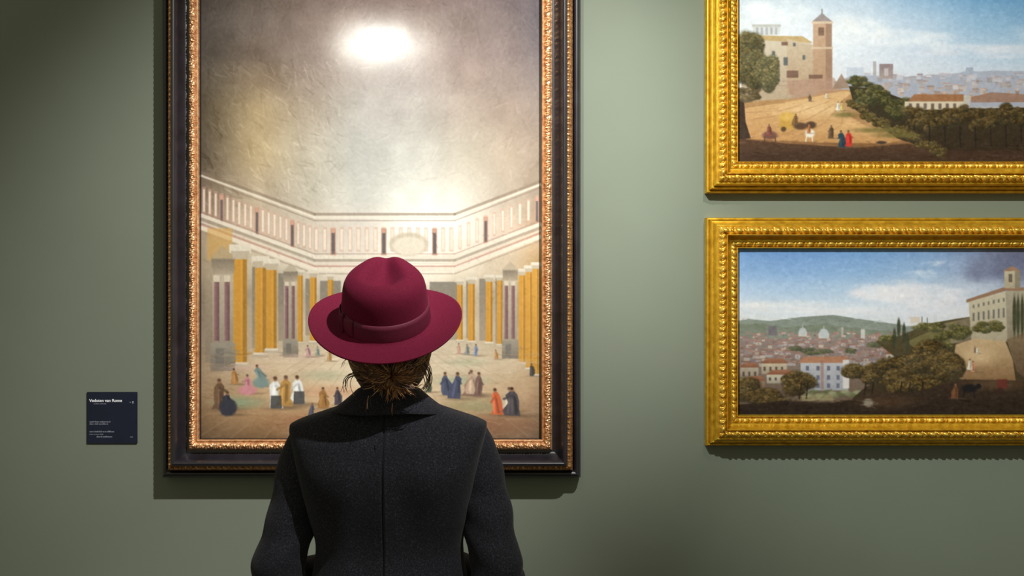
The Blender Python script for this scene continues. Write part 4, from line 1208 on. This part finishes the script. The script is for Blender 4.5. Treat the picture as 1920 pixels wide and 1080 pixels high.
# ---- hat
def hat():
    loc = Vector((ux(723.5, PY), PY + .002, uz(601, PY)))
    Rm = Matrix.Translation(loc) @ Matrix.Rotation(math.radians(1.2), 4, 'Y') @ Matrix.Rotation(math.radians(28), 4, 'X') @ Matrix.Rotation(math.radians(3), 4, 'Z')
    n = 160
    ca, cb = .0950, .104                       # crown half axes at the brim
    ba, bb = .1655, .176                       # brim half axes
    H = .1255
    def taper(z):                              # crown narrows upward and rounds over at the top
        t = z / H
        return (1 - .075 * t) * max(0.0, 1 - t ** 7.5) ** (1 / 2.5)
    def ang(k): return 2 * PI * k / n
    # crown: rings from the head opening up to the pinched top
    V = []
    rings = 58
    for i in range(rings):
        q = i / (rings - 1)
        z = H * (1 - (1 - q) ** 2.2)
        k = taper(z)
        for a in range(n):
            w = ang(a)
            V.append((ca * k * math.cos(w), cb * (k ** .92) * math.sin(w), z))
    V = [Vector(v) for v in V]
    for v in V:
        if v.z > H * .35:
            # teardrop hollow in the top, widest at the back, leaving a raised rim
            dx = v.x / (.036 if v.y < -.015 else .036 - .22 * (v.y + .015))  if v.y < .075 else v.x / .016
            yy = (v.y + .018) / (.034 if v.y < -.018 else .074)
            d = dx * dx + yy * yy
            fall = math.exp(-(d ** 1.6) * 1.0)
            v.z -= (.030 * fall + .0025 * math.exp(-(v.x / .022) ** 2) * (v.y > -.02)) * min(1, (v.z - H * .35) / (H * .3))
            # front pinches
            for s in (-1, 1):
                g = math.exp(-((v.x - s * .056) / .026) ** 2 - ((v.y - .060) / .030) ** 2 - ((v.z - .080) / .035) ** 2)
                v.x -= s * .014 * g
            # raised ends of the rim
            v.z += .006 * math.exp(-((v.y - .07) / .04) ** 2) * (v.z > H * .7)
    Fc = []
    rows = rings
    for i in range(rows - 1):
        for a in range(n):
            a2 = (a + 1) % n
            Fc.append((i * n + a, i * n + a2, (i + 1) * n + a2, (i + 1) * n + a))
    def brim_z(w, t):
        s, c = math.sin(w), math.cos(w)        # s>0 front
        z = .016 * t ** 2 * abs(c) ** 2.5      # sides lift
        z += -.010 * t * max(0, s) ** 2 + (.010 * t ** 3 - .008 * t) * max(0, -s) ** 2
        return z
    root_b = MB()
    root_b.add([Rm @ v for v in V], Fc)
    # brim: upper face, rounded edge, lower face
    B = []; rows = []
    ts = [i / 22 for i in range(23)]
    for t in ts: rows.append((t, .0))
    for e in (.3, .6, .9): rows.append((1 + .006 * math.sin(e * PI), -.0036 * e))
    for t in reversed(ts): rows.append((t, -.0038))
    for t, dz in rows:
        for a in range(n):
            w = ang(a); tt = min(t, 1.0); tc = t
            ax, ay = ca + (ba - ca) * tc, cb + (bb - cb) * tc
            fil = .010 * math.exp(-tt * 14) if dz == 0 else 0
            B.append(Rm @ Vector((ax * math.cos(w), ay * math.sin(w), brim_z(w, tt) + dz + fil)))
    Fb = []
    for i in range(len(rows) - 1):
        for a in range(n):
            a2 = (a + 1) % n
            Fb.append((i * n + a2, i * n + a, (i + 1) * n + a, (i + 1) * n + a2))
    root_b.add(B, Fb)
    h = root_b.build('hat', M_FELT, person); to_local(h.data)
    tag(h, 'burgundy felt fedora with a teardrop crown and wide brim')
    # ribbon
    b = MB(); Vr = []; Fr = []
    prof = [(.0005, .004), (.0026, .0045), (.0032, .008), (.0030, .020), (.0030, .034), (.0026, .0435), (.0002, .044)]
    for o_, z in prof:
        t = taper(z)
        for a in range(n):
            w = ang(a)
            Vr.append(Rm @ Vector(((ca * t + o_) * math.cos(w), (cb * t ** .92 + o_) * math.sin(w), z)))
    for i in range(len(prof) - 1):
        for a in range(n):
            a2 = (a + 1) % n
            Fr.append((i * n + a, i * n + a2, (i + 1) * n + a2, (i + 1) * n + a))
    b.add(Vr, Fr)
    rb = b.build('hat_band', M_BAND, h); to_local(rb.data); tag(rb, 'satin ribbon band')
    # flat bow on the wearer's left, its end caught under a vertical keeper
    b = MB()
    def pt(w, z, o_):
        t = taper(z)
        return Rm @ Vector(((ca * t + o_) * math.cos(w), (cb * t ** .92 + o_) * math.sin(w), z))
    for w0, w1, z0a, z1a, z0b, z1b, of in ((3.66, 4.02, .012, .040, .003, .047, .006), (3.24, 3.64, .003, .047, .012, .040, .006)):
        V2 = []; m = 14; k2 = 9
        for i in range(m):
            t = i / (m - 1); w = w0 + (w1 - w0) * t
            for j_ in range(k2):
                u = j_ / (k2 - 1)
                za = z0a + (z0b - z0a) * t; zb = z1a + (z1b - z1a) * t
                edge = 1 - (2 * t - 1) ** 2
                V2.append(pt(w, za + (zb - za) * u, of * (0.55 + .45 * edge ** .5) + .0015 * math.sin(u * PI) ))
        F2 = [(i * k2 + j_, (i + 1) * k2 + j_, (i + 1) * k2 + j_ + 1, i * k2 + j_ + 1) for i in range(m - 1) for j_ in range(k2 - 1)]
        b.add(V2, F2)
    for w in (3.65,):
        pts = [pt(w, .001 + .046 * k / 8, .0060) for k in range(9)]
        b.tube(pts, .0036, 10)
    bw = b.build('ribbon_bow', M_BAND, rb); to_local(bw.data)
    md = bw.modifiers.new('Thick', 'SOLIDIFY'); md.thickness = .0014
    return h

hat()

# ================================================================ light
def spot(name, loc, target, power, angle, blend, radius, color):
    l = bpy.data.lights.new(name, 'SPOT')
    l.energy = power; l.spot_size = math.radians(angle); l.spot_blend = blend; l.shadow_soft_size = radius; l.color = color
    o = bpy.data.objects.new(name, l); COL.objects.link(o)
    o.location = loc
    o.rotation_euler = (Vector(target) - Vector(loc)).to_track_quat('-Z', 'Y').to_euler()
    return o

spot('gallery_spotlight', (0.95, 0.85, 3.9), (-0.42, 3.2, 1.75), 820, 42, 0.9, 0.018, (1.0, 0.98, 0.94))
spot('gallery_spotlight', (0.93, 0.83, 3.9), (-0.25, 2.08, 1.50), 320, 23, 1.0, 0.018, (1.0, 0.97, 0.93))
spot('gallery_spotlight', (-0.6, 0.75, 3.6), (1.40, 3.2, 1.80), 640, 48, 0.95, 0.018, (0.97, 1.0, 0.95))

w = bpy.data.worlds.new('gallery ambience'); scene.world = w
w.use_nodes = True
bg = w.node_tree.nodes['Background']
bg.inputs['Color'].default_value = (1.0, 0.96, 0.70, 1)
bg.inputs['Strength'].default_value = 0.33

# ================================================================ camera and view
cam = bpy.data.cameras.new('camera'); cam.lens = 35.0; cam.sensor_width = 36.0; cam.sensor_fit = 'HORIZONTAL'
co = bpy.data.objects.new('camera', cam); COL.objects.link(co)
co.location = (0, 0, CAM_Z); co.rotation_euler = (PI / 2, 0, 0)
scene.camera = co
scene.view_settings.view_transform = 'Standard'
scene.view_settings.look = 'None'
